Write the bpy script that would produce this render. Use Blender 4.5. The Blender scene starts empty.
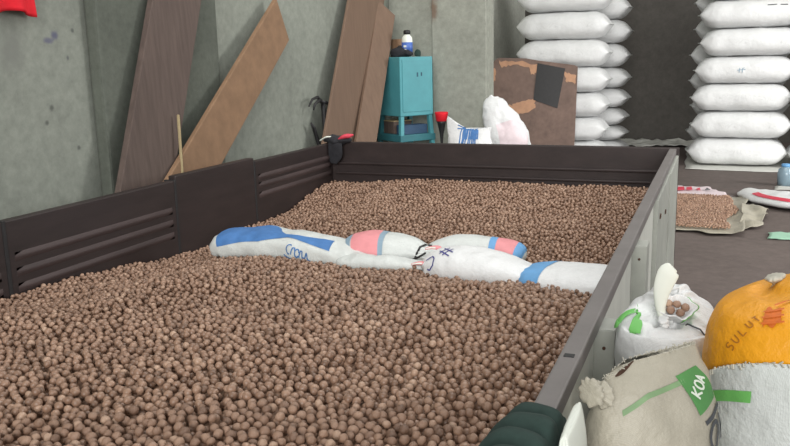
import bpy, bmesh, math, random
import numpy as np
from mathutils import Vector, Matrix, noise

random.seed(7)
rng = np.random.default_rng(7)
SC = bpy.context.scene
COL = SC.collection

# ------------------------------------------------------------------ camera
cam_data = bpy.data.cameras.new('camera')
cam_data.sensor_width = 36.0
cam_data.lens = 36.0 * 807.88 / 790.0
cam_data.clip_start = 0.02
cam = bpy.data.objects.new('camera', cam_data)
COL.objects.link(cam)
CAM_R = Vector((0.92940758, 0.3683192, -0.02329202))
CAM_U = Vector((-0.05273694, 0.19500996, 0.97938242))
CAM_F = Vector((-0.36526753, 0.9090171, -0.20066776))
CAM_P = Vector((0.21211, 0.0, 1.212594))
M4 = Matrix((CAM_R, CAM_U, -CAM_F)).transposed().to_4x4()
M4.translation = CAM_P
cam.matrix_world = M4
SC.camera = cam

# ------------------------------------------------------------------ world, light, exposure
world = bpy.data.worlds.new('world')
SC.world = world
world.use_nodes = True
wn = world.node_tree.nodes
wn['Background'].inputs[0].default_value = (0.93, 0.97, 1.0, 1)
wn['Background'].inputs[1].default_value = 0.38


def area_light(name, loc, target, sx, sy, power, color):
    l = bpy.data.lights.new(name, 'AREA')
    l.shape = 'RECTANGLE'
    l.size, l.size_y, l.energy, l.color = sx, sy, power, color
    o = bpy.data.objects.new(name, l)
    COL.objects.link(o)
    o.location = loc
    d = Vector(target) - Vector(loc)
    o.rotation_euler = d.to_track_quat('-Z', 'Y').to_euler()
    return o


area_light('daylight_doorway', (3.5, -13.0, 5.5), (0.0, 6.0, 0.6), 9.0, 7.0, 2500, (1.0, 0.985, 0.96))
area_light('side_fill_light', (5.8, 6.2, 2.8), (0.5, 9.6, 0.9), 2.6, 2.6, 400, (1.0, 0.99, 0.97))  # added fill to brighten the rear sacks; its source is unseen
area_light('daylight_rooflight', (-0.2, 3.6, 4.3), (-0.5, 3.4, 0.0), 3.0, 5.0, 165, (1.0, 0.99, 0.97))
SC.view_settings.view_transform = 'Standard'
SC.view_settings.look = 'None'
SC.view_settings.exposure = 0.0
SC.view_settings.gamma = 1.0
SC.view_settings.use_curve_mapping = False


# ------------------------------------------------------------------ materials
def srgb(r, g, b):
    f = lambda c: (c / 255) / 12.92 if c / 255 <= 0.04045 else ((c / 255 + 0.055) / 1.055) ** 2.4
    return (f(r), f(g), f(b), 1.0)


class NT:
    """small node-tree writer"""

    def __init__(self, name):
        self.m = bpy.data.materials.new(name)
        self.m.use_nodes = True
        self.t = self.m.node_tree
        self.b = self.t.nodes['Principled BSDF']

    def n(self, kind, **kw):
        nd = self.t.nodes.new(kind)
        for k, v in kw.items():
            setattr(nd, k, v)
        return nd

    def l(self, a, b):
        self.t.links.new(a, b)

    def tex(self, scale, detail=4, rough=0.6, stretch=None, coord='Object'):
        tc = self.n('ShaderNodeTexCoord')
        src = tc.outputs[coord]
        if stretch:
            mp = self.n('ShaderNodeMapping')
            mp.inputs['Scale'].default_value = stretch
            self.l(src, mp.inputs['Vector'])
            src = mp.outputs[0]
        nz = self.n('ShaderNodeTexNoise')
        nz.inputs['Scale'].default_value = scale
        nz.inputs['Detail'].default_value = detail
        nz.inputs['Roughness'].default_value = rough
        self.l(src, nz.inputs['Vector'])
        return nz.outputs['Fac']

    def ramp(self, fac, stops):
        r = self.n('ShaderNodeValToRGB')
        els = r.color_ramp.elements
        while len(els) < len(stops):
            els.new(0.5)
        for e, (p, c) in zip(els, stops):
            e.position = p
            e.color = c
        self.l(fac, r.inputs[0])
        return r.outputs[0]

    def mix(self, fac, a, b, mode='MIX'):
        m = self.n('ShaderNodeMix', data_type='RGBA', blend_type=mode)
        for sock, v in ((m.inputs[0], fac), (m.inputs[6], a), (m.inputs[7], b)):
            if hasattr(v, 'links'):
                self.l(v, sock)
            else:
                sock.default_value = v
        return m.outputs[2]

    def bump(self, fac, strength, dist=0.01):
        b = self.n('ShaderNodeBump')
        b.inputs['Strength'].default_value = strength
        b.inputs['Distance'].default_value = dist
        self.l(fac, b.inputs['Height'])
        self.l(b.outputs[0], self.b.inputs['Normal'])

    def out(self, color, rough=0.6, metal=0.0, spec=0.5):
        s = self.b.inputs['Base Color']
        if hasattr(color, 'links'):
            self.l(color, s)
        else:
            s.default_value = color
        self.b.inputs['Roughness'].default_value = rough
        self.b.inputs['Metallic'].default_value = metal
        self.b.inputs['Specular IOR Level'].default_value = spec
        return self.m


def dim(c, k):
    return (c[0] * k, c[1] * k, c[2] * k, 1)


def noisy(name, c, lo=0.75, hi=1.2, scale=8, rough=0.7, metal=0.0, bump=0.0, stretch=None, detail=5, spec=0.4, coord='Object'):
    w = NT(name)
    f = w.tex(scale, detail, 0.65, stretch, coord)
    col = w.ramp(f, [(0.25, dim(c, lo)), (0.75, dim(c, hi))])
    if bump:
        w.bump(f, bump)
    return w.out(col, rough, metal, spec)


def concrete(name, c, stains=(), scale=1.6):
    w = NT(name)
    a = w.tex(scale, 8, 0.7)
    b = w.tex(scale * 14, 6, 0.75)
    col = w.ramp(a, [(0.3, dim(c, 0.82)), (0.5, c), (0.72, dim(c, 1.14))])
    fine = w.ramp(b, [(0.3, (0.80, 0.80, 0.80, 1)), (0.7, (1.12, 1.12, 1.12, 1))])
    col = w.mix(1.0, col, fine, 'MULTIPLY')
    spk = w.ramp(w.tex(9, 2, 0.5), [(0.0, (1, 1, 1, 1)), (0.24, (1, 1, 1, 1)), (0.245, (0, 0, 0, 1))])
    # soft dirty stains with their own place on the wall (positions in the object's own metres)
    for (p, r, sc, k) in stains:
        tc = w.n('ShaderNodeTexCoord')
        mp = w.n('ShaderNodeMapping')
        mp.inputs['Location'].default_value = [-q * s for q, s in zip(p, sc)]
        mp.inputs['Scale'].default_value = sc
        w.l(tc.outputs['Object'], mp.inputs['Vector'])
        ln = w.n('ShaderNodeVectorMath', operation='LENGTH')
        w.l(mp.outputs[0], ln.inputs[0])
        nz = w.tex(16 / max(r, 0.05) * 0.05, 5, 0.7)
        ad = w.n('ShaderNodeMath', operation='MULTIPLY_ADD')
        w.l(nz, ad.inputs[0])
        ad.inputs[1].default_value = r * 1.4
        w.l(ln.outputs['Value'], ad.inputs[2])
        mr = w.n('ShaderNodeMapRange', interpolation_type='SMOOTHSTEP')
        w.l(ad.outputs[0], mr.inputs['Value'])
        mr.inputs['From Min'].default_value = r * 0.9
        mr.inputs['From Max'].default_value = r * 1.9
        mr.inputs['To Min'].default_value = 0.8
        mr.inputs['To Max'].default_value = 0.0
        col = w.mix(mr.outputs[0], col, k)
    w.bump(b, 0.25, 0.004)
    return w.out(col, 0.85, 0, 0.25)


def poly_sack(name, c, dirt=0.9, rough=0.5, weave=260):
    """woven polypropylene: fine crossed tapes, faint soiling"""
    w = NT(name)
    a = w.tex(9, 5, 0.65)
    col = w.ramp(a, [(0.3, dim(c, dirt)), (0.65, c)])
    tc = w.n('ShaderNodeTexCoord')
    w.bump(w.tex(26, 5, 0.62), 0.5, 0.012)
    br = w.n('ShaderNodeTexBrick')
    br.inputs['Scale'].default_value = weave
    br.inputs['Mortar Size'].default_value = 0.03
    br.inputs['Color1'].default_value = (1, 1, 1, 1)
    br.inputs['Color2'].default_value = (0.95, 0.95, 0.95, 1)
    br.inputs['Mortar'].default_value = (0.86, 0.86, 0.86, 1)
    w.l(tc.outputs['Object'], br.inputs['Vector'])
    col = w.mix(1.0, col, br.outputs['Color'], 'MULTIPLY')
    return w.out(col, rough, 0, 0.4)


def nut_material(name='nut_shell', k=1.0):
    w = NT(name)
    g = w.n('ShaderNodeNewGeometry')
    oi = w.n('ShaderNodeObjectInfo')
    ad = w.n('ShaderNodeMath', operation='ADD')
    w.l(g.outputs['Random Per Island'], ad.inputs[0])
    w.l(oi.outputs['Random'], ad.inputs[1])
    fr = w.n('ShaderNodeMath', operation='FRACT')
    w.l(ad.outputs[0], fr.inputs[0])
    col = w.ramp(fr.outputs[0], [(0.0, dim(srgb(112, 87, 71), k)), (0.15, dim(srgb(136, 108, 90), k)), (0.55, dim(srgb(148, 119, 100), k)),
                                 (0.9, dim(srgb(160, 130, 110), k)), (1.0, dim(srgb(178, 150, 129), k))])
    n1 = w.tex(150, 4, 0.7)
    col = w.mix(1.0, col, w.ramp(n1, [(0.3, (0.72, 0.70, 0.68, 1)), (0.7, (1.15, 1.13, 1.12, 1))]), 'MULTIPLY')
    w.bump(n1, 0.4, 0.002)
    return w.out(col, 0.40, 0, 0.5)


M = {}
M['nut'] = nut_material()
M['nut_dry'] = nut_material('dried_nut_shell', 1.22)
M['wall'] = concrete('concrete_wall', srgb(133, 137, 128), stains=[
    ((-2.15, 2.455, 1.325), 0.022, (0.1, 1.0, 1.0), srgb(84, 84, 108)),
    ((-2.15, 2.42, 1.305), 0.016, (0.1, 0.5, 1.2), srgb(92, 92, 112)),
    ((-2.15, 2.55, 1.345), 0.010, (0.1, 1.0, 1.0), srgb(84, 86, 84)),
    ((-2.15, 2.51, 1.24), 0.009, (0.1, 1.2, 0.9), srgb(88, 90, 92)),
    ((-2.15, 2.40, 1.055), 0.014, (0.1, 1.0, 1.0), srgb(82, 84, 80)),
    ((-2.15, 2.37, 1.00), 0.012, (0.1, 1.0, 1.0), srgb(78, 80, 76)),
    ((-2.15, 2.52, 0.89), 0.010, (0.1, 1.0, 1.0), srgb(84, 86, 82)),
    ((-2.15, 2.24, 1.27), 0.075, (0.1, 0.9, 0.8), srgb(118, 120, 114)),
])
M['pillar'] = concrete('dark_concrete', srgb(92, 96, 88), scale=2.4)
M['plaster'] = concrete('pale_plaster', srgb(148, 150, 140), stains=[((-1.775, 5.78, 1.56), 0.045, (1, 0.1, 0.40), srgb(112, 88, 72))])
M['plaster_light'] = concrete('shade_offset_plaster', srgb(196, 198, 188))  # paler plaster copy; brightness put into the colour to offset the recess shade
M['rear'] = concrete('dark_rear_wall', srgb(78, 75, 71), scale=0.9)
M['floor'] = concrete('floor_concrete', srgb(102, 92, 88), scale=1.1)
M['bed_dark'] = noisy('dark_maroon_painted_steel', srgb(47, 38, 37), 0.7, 1.35, 7, 0.5, 0.15, 0.08, (1, 0.4, 2.2))
M['bed_worn'] = noisy('worn_maroon_edge', srgb(68, 56, 55), 0.6, 1.2, 9, 0.55, 0.1, 0.05, (1, 0.3, 2))
M['bed_grey'] = noisy('grey_painted_steel', srgb(118, 113, 111), 0.85, 1.1, 9, 0.5, 0.1, 0.05)
M['bed_pale'] = noisy('pale_weathered_steel', srgb(206, 207, 198), 0.75, 1.08, 6, 0.6, 0.0, 0.05, (1, 1, 0.4))
M['bed_post'] = noisy('grey_green_steel', srgb(158, 160, 152), 0.8, 1.1, 8, 0.6, 0.0, 0.05)
M['rust'] = noisy('rust', srgb(72, 50, 38), 0.6, 1.3, 40, 0.9)
M['black'] = noisy('black_plastic', srgb(34, 33, 34), 0.8, 1.3, 30, 0.5)
M['black_cloth'] = noisy('black_cloth', srgb(38, 38, 42), 0.7, 1.4, 40, 0.9)
M['sack'] = poly_sack('white_woven_sack', srgb(228, 229, 229), 0.93)
M['sack_cream'] = poly_sack('soiled_cream_sack', srgb(176, 170, 154), 0.82)
M['sack_cool'] = poly_sack('cool_white_sack', srgb(210, 214, 211), 0.90)
M['sack_orange'] = poly_sack('orange_woven_sack', srgb(234, 160, 26), 0.9)
M['fray'] = noisy('frayed_threads', srgb(188, 184, 170), 0.7, 1.15, 60, 0.9)
M['green'] = noisy('green_print', srgb(112, 186, 98), 0.8, 1.1, 30, 0.6)
M['green_dull'] = noisy('faded_green_print', srgb(120, 148, 108), 0.85, 1.15, 40, 0.6)
M['green_deep'] = noisy('deep_green_print', srgb(78, 132, 74), 0.85, 1.1, 30, 0.6)
M['blue'] = noisy('blue_print', srgb(70, 116, 172), 0.85, 1.15, 30, 0.6)
M['blue_light'] = noisy('light_blue_print', srgb(104, 158, 206), 0.85, 1.1, 30, 0.6)
M['blue_grey'] = noisy('blue_grey_print', srgb(134, 156, 172), 0.9, 1.1, 30, 0.6)
M['pink'] = noisy('pink_print', srgb(218, 142, 146), 0.88, 1.08, 30, 0.6)
M['pink_pale'] = noisy('pale_pink_print', srgb(222, 206, 210), 0.9, 1.05, 60, 0.6)
M['red'] = noisy('red_cloth', srgb(214, 24, 40), 0.85, 1.1, 20, 0.75)
M['red_print'] = noisy('red_print', srgb(206, 66, 84), 0.85, 1.15, 30, 0.6)
M['rust_print'] = noisy('rust_red_print', srgb(196, 98, 28), 0.8, 1.25, 60, 0.6)
M['ink'] = noisy('violet_ink', srgb(58, 58, 128), 0.85, 1.15, 30, 0.6)
M['ink_brown'] = noisy('brown_ink', srgb(160, 100, 24), 0.85, 1.15, 30, 0.6)
M['ink_dark'] = noisy('dark_print', srgb(72, 74, 78), 0.85, 1.15, 30, 0.6)
M['white_print'] = noisy('white_print', srgb(206, 214, 200), 0.9, 1.05, 30, 0.6)
M['wood_dark'] = noisy('weathered_dark_wood', srgb(88, 75, 69), 0.72, 1.25, 10, 0.8, 0, 0.12, (4, 4, 0.35))
M['wood_tan'] = noisy('tan_wood', srgb(130, 102, 78), 0.78, 1.2, 10, 0.75, 0, 0.1, (4, 1, 1))
M['wood_brown'] = noisy('brown_plywood', srgb(110, 89, 74), 0.85, 1.15, 9, 0.75, 0, 0.06, (4, 4, 0.4))
M['wood_edge'] = noisy('pale_plywood_edge', srgb(156, 132, 110), 0.8, 1.15, 30, 0.8)
M['wood_pale'] = noisy('pale_raw_wood', srgb(160, 144, 110), 0.85, 1.1, 30, 0.8)
M['teal'] = noisy('teal_painted_steel', srgb(74, 142, 150), 0.88, 1.1, 7, 0.5)
M['teal_dark'] = noisy('shaded_teal_steel', srgb(48, 104, 112), 0.85, 1.15, 9, 0.55)  # darker copy of the teal; shade put into the colour
M['scrape'] = noisy('scraped_metal', srgb(38, 72, 88), 0.8, 1.2, 30, 0.6)
M['navy'] = noisy('navy_crate_plastic', srgb(40, 66, 92), 0.8, 1.2, 20, 0.6)
M['green_cloth'] = noisy('dark_green_cloth', srgb(38, 56, 51), 0.85, 1.2, 70, 0.9)
M['plastic_white'] = noisy('thin_white_plastic', srgb(222, 226, 216), 0.93, 1.03, 9, 0.45)
M['paper'] = noisy('white_tarpaulin', srgb(206, 206, 200), 0.85, 1.05, 7, 0.7)
M['mint'] = noisy('mint_plastic_strip', srgb(150, 190, 166), 0.9, 1.08, 12, 0.6)
M['bottle_blue'] = noisy('blue_label', srgb(70, 100, 170), 0.8, 1.2, 60, 0.4)
w_ = NT('clear_blue_plastic')
w_.b.inputs['Transmission Weight'].default_value = 0.55
M['clear'] = w_.out(srgb(176, 200, 214), 0.15)
w_ = NT('peeled_board')
f_ = w_.tex(3.2, 6, 0.7)
M['board'] = w_.out(w_.mix(1.0, w_.ramp(f_, [(0.3, srgb(104, 86, 78)), (0.7, srgb(128, 106, 96))]),
                           w_.ramp(w_.tex(26, 4, 0.6), [(0.3, (0.9, 0.9, 0.9, 1)), (0.7, (1.08, 1.08, 1.08, 1))]), 'MULTIPLY'), 0.8)
M['peel'] = noisy('bare_tan_board_layer', srgb(186, 144, 116), 0.8, 1.12, 14, 0.85)

# ------------------------------------------------------------------ object helpers
WL = {}


def link(o, parent=None, origin=(0, 0, 0)):
    COL.objects.link(o)
    if parent is not None:
        o.parent = parent
        WL[o.name] = WL[parent.name]
    else:
        o.location = origin
        WL[o.name] = Vector(origin)
    return o


def tag(o, label=None, cat=None, group=None, kind=None):
    for k, v in (('label', label), ('category', cat), ('group', group), ('kind', kind)):
        if v:
            o[k] = v
    return o


def thing(name, loc, label, cat, group=None):
    o = bpy.data.objects.new(name, None)
    o.empty_display_size = 0.05
    link(o, None, loc)
    return tag(o, label, cat, group)


def obj(name, verts, faces, mat, parent=None, origin=(0, 0, 0), smooth=True, mats=None, fmat=None):
    """verts in world metres; the object's origin is its parent's place or `origin`"""
    off = WL[parent.name] if parent is not None else Vector(origin)
    me = bpy.data.meshes.new(name)
    me.from_pydata([tuple(Vector(v) - off) for v in verts], [], faces)
    me.materials.append(mat)
    for m in mats or ():
        me.materials.append(m)
    if fmat is not None:
        me.polygons.foreach_set('material_index', fmat)
    if smooth:
        me.polygons.foreach_set('use_smooth', [True] * len(me.polygons))
    me.update()
    return link(bpy.data.objects.new(name, me), parent, origin)


class MB:
    """collects bevelled boxes, tubes and lathed shapes into ONE mesh"""

    def __init__(self):
        self.v, self.f = [], []

    def add(self, vs, fs):
        k = len(self.v)
        self.v += [Vector(p) for p in vs]
        self.f += [[i + k for i in f] for f in fs]
        return self

    def box(self, lo, hi, bev=0.003, mat=None):
        bm = bmesh.new()
        bmesh.ops.create_cube(bm, size=1.0)
        lo, hi = Vector(lo), Vector(hi)
        d = hi - lo
        bmesh.ops.scale(bm, vec=d, verts=bm.verts)
        b = min(bev, 0.4 * min(d))
        if b > 0:
            bmesh.ops.bevel(bm, geom=bm.edges[:], offset=b, segments=2, affect='EDGES', profile=0.6)
        bmesh.ops.translate(bm, vec=(lo + hi) / 2, verts=bm.verts)
        if mat is not None:
            bm.transform(mat)
        bm.verts.index_update()
        self.add([v.co.copy() for v in bm.verts], [[v.index for v in f.verts] for f in bm.faces])
        bm.free()
        return self

    def beam(self, p, q, wdir, w, t, bev=0.003):
        """a board from p to q, w wide along wdir, t thick"""
        p, q = Vector(p), Vector(q)
        z = (q - p).normalized()
        x = Vector(wdir)
        x = (x - z * x.dot(z)).normalized()
        y = z.cross(x)
        m = Matrix((x, y, z)).transposed().to_4x4()
        m.translation = (p + q) / 2
        L = (q - p).length
        return self.box((-w / 2, -t / 2, -L / 2), (w / 2, t / 2, L / 2), bev, m)

    def tube(self, pts, r, n=10, caps=True):
        pts = [Vector(p) for p in pts]
        rs = r if isinstance(r, (list, tuple)) else [r] * len(pts)
        rings = []
        ref = Vector((0.31, 0.17, 0.93))
        for i, p in enumerate(pts):
            t = (pts[min(i + 1, len(pts) - 1)] - pts[max(i - 1, 0)]).normalized()
            if abs(t.dot(ref)) > 0.97:
                ref = Vector((0.9, 0.3, 0.1))
            a = (ref - t * ref.dot(t)).normalized()
            b = t.cross(a)
            rings.append([p + (a * math.cos(2 * math.pi * k / n) + b * math.sin(2 * math.pi * k / n)) * rs[i] for k in range(n)])
        vs = [v for g in rings for v in g]
        fs = [[i * n + k, i * n + (k + 1) % n, (i + 1) * n + (k + 1) % n, (i + 1) * n + k] for i in range(len(pts) - 1) for k in range(n)]
        if caps:
            fs += [list(range(n))[::-1], [(len(pts) - 1) * n + k for k in range(n)]]
        return self.add(vs, fs)

    def lathe(self, c, prof, n=24):
        c = Vector(c)
        vs = [c + Vector((r * math.cos(2 * math.pi * k / n), r * math.sin(2 * math.pi * k / n), z)) for (r, z) in prof for k in range(n)]
        fs = [[i * n + k, i * n + (k + 1) % n, (i + 1) * n + (k + 1) % n, (i + 1) * n + k] for i in range(len(prof) - 1) for k in range(n)]
        fs += [list(range(n))[::-1], [(len(prof) - 1) * n + k for k in range(n)]]
        return self.add(vs, fs)

    def build(self, name, mat, parent=None, origin=(0, 0, 0), smooth=False):
        return obj(name, self.v, self.f, mat, parent, origin, smooth)


def catmull(P, t):
    P = np.asarray(P, float)
    n = len(P) - 1
    s = min(max(t, 0.0), 1.0) * n
    i = min(int(s), n - 1)
    x = s - i
    p0, p1, p2, p3 = P[max(i - 1, 0)], P[i], P[i + 1], P[min(i + 2, n)]
    m1, m2 = (p2 - p0) / 2, (p3 - p1) / 2
    return (2 * x**3 - 3 * x**2 + 1) * p1 + (x**3 - 2 * x**2 + x) * m1 + (-2 * x**3 + 3 * x**2) * p2 + (x**3 - x**2) * m2


class Loft:
    """a soft body swept along stations (x, y, z, half_width, half_height): sacks and cloth"""

    def __init__(self, st, side, power=2.3, lump=0.006, lump_scale=9.0, pleat=None, npleat=16, seed=0):
        self.st, self.side, self.p = st, Vector(side), power
        self.lump, self.ls, self.pleat, self.npl = lump, lump_scale, pleat, npleat
        self.off = Vector((seed * 7.31, seed * 3.77, seed * 1.93))

    def __call__(self, u, v):
        a = catmull(self.st, u)
        e = 1e-3
        d = catmull(self.st, min(u + e, 1.0)) - catmull(self.st, max(u - e, 0.0))
        T = Vector(d[:3]).normalized()
        S = (self.side - T * self.side.dot(T)).normalized()
        N = T.cross(S)
        ang = 2 * math.pi * v
        c, s = math.cos(ang), math.sin(ang)
        q = 2.0 / self.p
        cx, sy = math.copysign(abs(c) ** q, c), math.copysign(abs(s) ** q, s)
        w, h = max(a[3], 1e-4), max(a[4], 1e-4)
        rad = S * (cx * w) + N * (sy * h)
        k = 1.0
        if self.pleat:
            amp = float(np.interp(u, self.pleat[0], self.pleat[1]))
            if amp:
                ph = noise.noise(Vector((c * 1.3, s * 1.3, 0)) + self.off) * 5
                k += amp * math.sin(self.npl * ang + ph)
        p = Vector(a[:3]) + rad * k
        n1 = noise.noise(p * self.ls + self.off)
        n2 = noise.noise(p * self.ls * 2.7 + self.off * 1.7)
        damp = min(1.0, min(w, h) / 0.03)
        if rad.length > 1e-6:
            p = p + rad.normalized() * (self.lump * (n1 + 0.45 * n2) * damp)
        return p

    def normal(self, u, v):
        e = 2e-3
        du = self(min(u + e, 1), v) - self(max(u - e, 0), v)
        dv = self(u, v + e) - self(u, v - e)
        n = du.cross(dv)
        c = Vector(catmull(self.st, u)[:3])
        if n.dot(self(u, v) - c) < 0:
            n = -n
        return n.normalized() if n.length > 1e-12 else Vector((0, 0, 1))

    def body(self, name, mat, parent=None, nu=48, nv=64, u0=0.0, u1=1.0, origin=(0, 0, 0)):
        lo = u0 if callable(u0) else (lambda v: u0)
        hi = u1 if callable(u1) else (lambda v: u1)
        vs = [self(lo(j / nv) + (hi(j / nv) - lo(j / nv)) * i / nu, j / nv) for i in range(nu + 1) for j in range(nv)]
        fs = [[i * nv + j, i * nv + (j + 1) % nv, (i + 1) * nv + (j + 1) % nv, (i + 1) * nv + j] for i in range(nu) for j in range(nv)]
        fs += [list(range(nv))[::-1], [nu * nv + j for j in range(nv)]]
        return obj(name, vs, fs, mat, parent, origin)

    def frame(self, u0, v0, A=(0, 1), B=(1, 0), ang=0.0):
        """map metres (a, b) on the cloth near (u0, v0) to (u, v); A, B: the reading and the up direction as (du, dv)"""
        e = 5e-3
        lu = (self(u0 + e, v0) - self(u0 - e, v0)).length / (2 * e)
        lv = (self(u0, v0 + e) - self(u0, v0 - e)).length / (2 * e)
        ca, sa = math.cos(ang), math.sin(ang)

        def f(a, b):
            x, y = a * ca - b * sa, a * sa + b * ca
            return (u0 + (x * A[0] + y * B[0]) / lu, v0 + (x * A[1] + y * B[1]) / lv)
        return f

    def patch(self, name, mat, parent, fn, ns=20, nt=14, off=0.0016):
        """printed area: fn(s, t) -> (u, v), s and t in 0..1"""
        vs = []
        for i in range(ns + 1):
            for j in range(nt + 1):
                u, v = fn(i / ns, j / nt)
                u = min(max(u, 0.004), 0.996)
                vs.append(self(u, v) + self.normal(u, v) * off)
        fs = [[i * (nt + 1) + j, (i + 1) * (nt + 1) + j, (i + 1) * (nt + 1) + j + 1, i * (nt + 1) + j + 1] for i in range(ns) for j in range(nt)]
        return obj(name, vs, fs, mat, parent)

    def strokes(self, name, mat, parent, lines, width, off=0.0024):
        """pen strokes given as lists of (u, v)"""
        vs, fs = [], []
        for ln in lines:
            pts = []
            for (a, b) in zip(ln[:-1], ln[1:]):
                for k in range(5):
                    pts.append((a[0] + (b[0] - a[0]) * k / 5, a[1] + (b[1] - a[1]) * k / 5))
            pts.append(ln[-1])
            P = [self(*q) + self.normal(*q) * off for q in pts]
            k0 = len(vs)
            for i, q in enumerate(pts):
                t = (P[min(i + 1, len(P) - 1)] - P[max(i - 1, 0)])
                b = self.normal(*q).cross(t)
                b = b.normalized() * width / 2 if b.length > 1e-9 else Vector((0, 0, width / 2))
                vs += [P[i] - b, P[i] + b]
            fs += [[k0 + 2 * i, k0 + 2 * i + 1, k0 + 2 * i + 3, k0 + 2 * i + 2] for i in range(len(P) - 1)]
        return obj(name, vs, fs, mat, parent)


def arc(cx, cy, rx, ry, a0, a1, n=10):
    return [(cx + rx * math.cos(math.radians(a0 + (a1 - a0) * i / n)), cy + ry * math.sin(math.radians(a0 + (a1 - a0) * i / n))) for i in range(n + 1)]


GLYPH = {
    'K': [[(0, 0), (0, 1)], [(0.62, 1), (0.04, 0.45), (0.66, 0)]],
    'O': [arc(0.34, 0.5, 0.34, 0.5, 90, 450, 14)],
    'A': [[(0, 0), (0.34, 1), (0.68, 0)], [(0.14, 0.36), (0.54, 0.36)]],
    'I': [[(0.15, 0), (0.15, 1)]],
    'L': [[(0, 1), (0, 0), (0.55, 0)]],
    'S': [[(0.6, 0.9)] + arc(0.32, 0.75, 0.28, 0.25, 60, 270, 8) + arc(0.32, 0.25, 0.28, 0.25, 90, -130, 8)],
    'U': [[(0, 1)] + arc(0.3, 0.32, 0.3, 0.32, 180, 360, 8) + [(0.6, 1)]],
    'T': [[(0, 1), (0.65, 1)], [(0.32, 1), (0.32, 0)]],
    'J': [[(0.1, 1), (0.6, 1), (0.52, 0.3)] + arc(0.27, 0.27, 0.25, 0.27, 0, -150, 6)],
    'H': [[(0, 0), (0.05, 1)], [(0.6, 0), (0.55, 1)], [(0, 0.48), (0.6, 0.52)]],
}


def lettering(text, f, size, gap=0.3):
    out, x = [], 0.0
    for ch in text:
        wd = 0.3 if ch == 'I' else 0.66
        for ln in GLYPH[ch]:
            out.append([f((x + a) * size, (b - 0.5) * size) for a, b in ln])
        x += wd + gap
    return out


def copy_tree(o, parent=None):
    c = o.copy()
    COL.objects.link(c)
    c.parent = parent
    WL[c.name] = WL[o.name]
    for ch in o.children:
        copy_tree(ch, c)
    return c


# ------------------------------------------------------------------ the setting
def structure(name, lo, hi, mat, bev=0.004):
    return tag(MB().box(lo, hi, bev).build(name, mat), kind='structure')


structure('floor', (-4.0, -3.0, -0.1), (6.5, 13.0, 0.0), M['floor'], 0)
structure('wall_left', (-2.30, -3.0, 0.0), (-2.15, 6.0, 4.4), M['wall'])
structure('pillar_left', (-2.149, 2.62, 0.0), (-2.09, 3.46, 4.4), M['pillar'], 0.012)
structure('wall_back', (-2.149, 5.85, 0.0), (-1.372, 6.0, 4.4), M['plaster'])
structure('pillar_back', (-1.785, 5.79, 0.0), (-1.374, 5.849, 4.4), M['plaster'], 0.006)
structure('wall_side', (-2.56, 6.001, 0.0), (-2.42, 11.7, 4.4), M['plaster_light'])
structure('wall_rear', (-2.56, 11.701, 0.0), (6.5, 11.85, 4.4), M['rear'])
structure('ceiling', (-2.4, 3.0, 4.401), (6.5, 11.85, 4.5), M['plaster'], 0)

# ------------------------------------------------------------------ the truck bed
bed = thing('truck_bed', (-0.9, 2.3, 0.0), 'dark steel dropside truck bed filled with brown nuts', 'truck bed')
W_, Y0, Y1, RIM = 1.8, 0.30, 4.09, 0.75
MB().box((-W_, Y0, 0.27), (0.0, Y1, 0.30), 0.002).build('bed_floor', M['bed_dark'], bed)
for x in (-1.45, -0.45):
    MB().box((x, Y0 + 0.05, 0.0), (x + 0.1, Y1 - 0.05, 0.27), 0.004).build('chassis_beam', M['black'], bed)


def rib_x(mb, x, y0, y1, z, r=0.006):
    """a pressed ridge standing out of the left side's inner face"""
    prof = [(-0.014, 0), (-0.004, r), (0.004, r), (0.014, 0)]
    vs, fs = [], []
    for y, k in ((y0, 0), (y0 + 0.03, 1), (y1 - 0.03, 1), (y1, 0)):
        vs += [(x + d * k, y, z + dz) for dz, d in prof]
    for i in range(3):
        fs += [[i * 4 + j, i * 4 + j + 1, (i + 1) * 4 + j + 1, (i + 1) * 4 + j] for j in range(3)]
    mb.add(vs, fs)


def side_left(y0, y1, ribs, top=RIM):
    m = MB().box((-W_ - 0.035, y0 + 0.004, 0.26), (-W_, y1 - 0.004, top), 0.005)
    p = m.build('side_panel', M['bed_dark'], bed)
    for z in ribs:
        r = MB()
        rib_x(r, -W_, y0 + 0.03, y1 - 0.03, z)
        r.build('pressed_rib', M['bed_worn'], p, smooth=True)
    return p


side_left(Y0, 1.80, (0.632, 0.582, 0.532))
side_left(1.80, 2.652, (0.632, 0.582, 0.532))
side_left(2.652, 3.256, (), 0.768)
side_left(3.256, Y1, (0.672, 0.632, 0.585))
for y in (1.80, 2.652, 3.256):
    MB().box((-W_ - 0.05, y - 0.007, 0.05), (-W_ + 0.002, y + 0.007, RIM + 0.002), 0.002).build('stanchion', M['black'], bed)
head = MB().box((-W_ - 0.035, Y1, 0.20), (0.045, Y1 + 0.04, RIM + 0.006), 0.005).build('headboard', M['bed_dark'], bed)
h = MB()
for z in (0.64, 0.585):
    h.box((-W_ + 0.02, Y1 - 0.016, z - 0.007), (-0.02, Y1 + 0.002, z + 0.007), 0.005)
h.build('pressed_rib', M['bed_dark'], head)
MB().box((-W_ - 0.035, Y0 - 0.04, 0.26), (0.045, Y0, 0.70), 0.005).build('tailgate', M['bed_dark'], bed)
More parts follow.
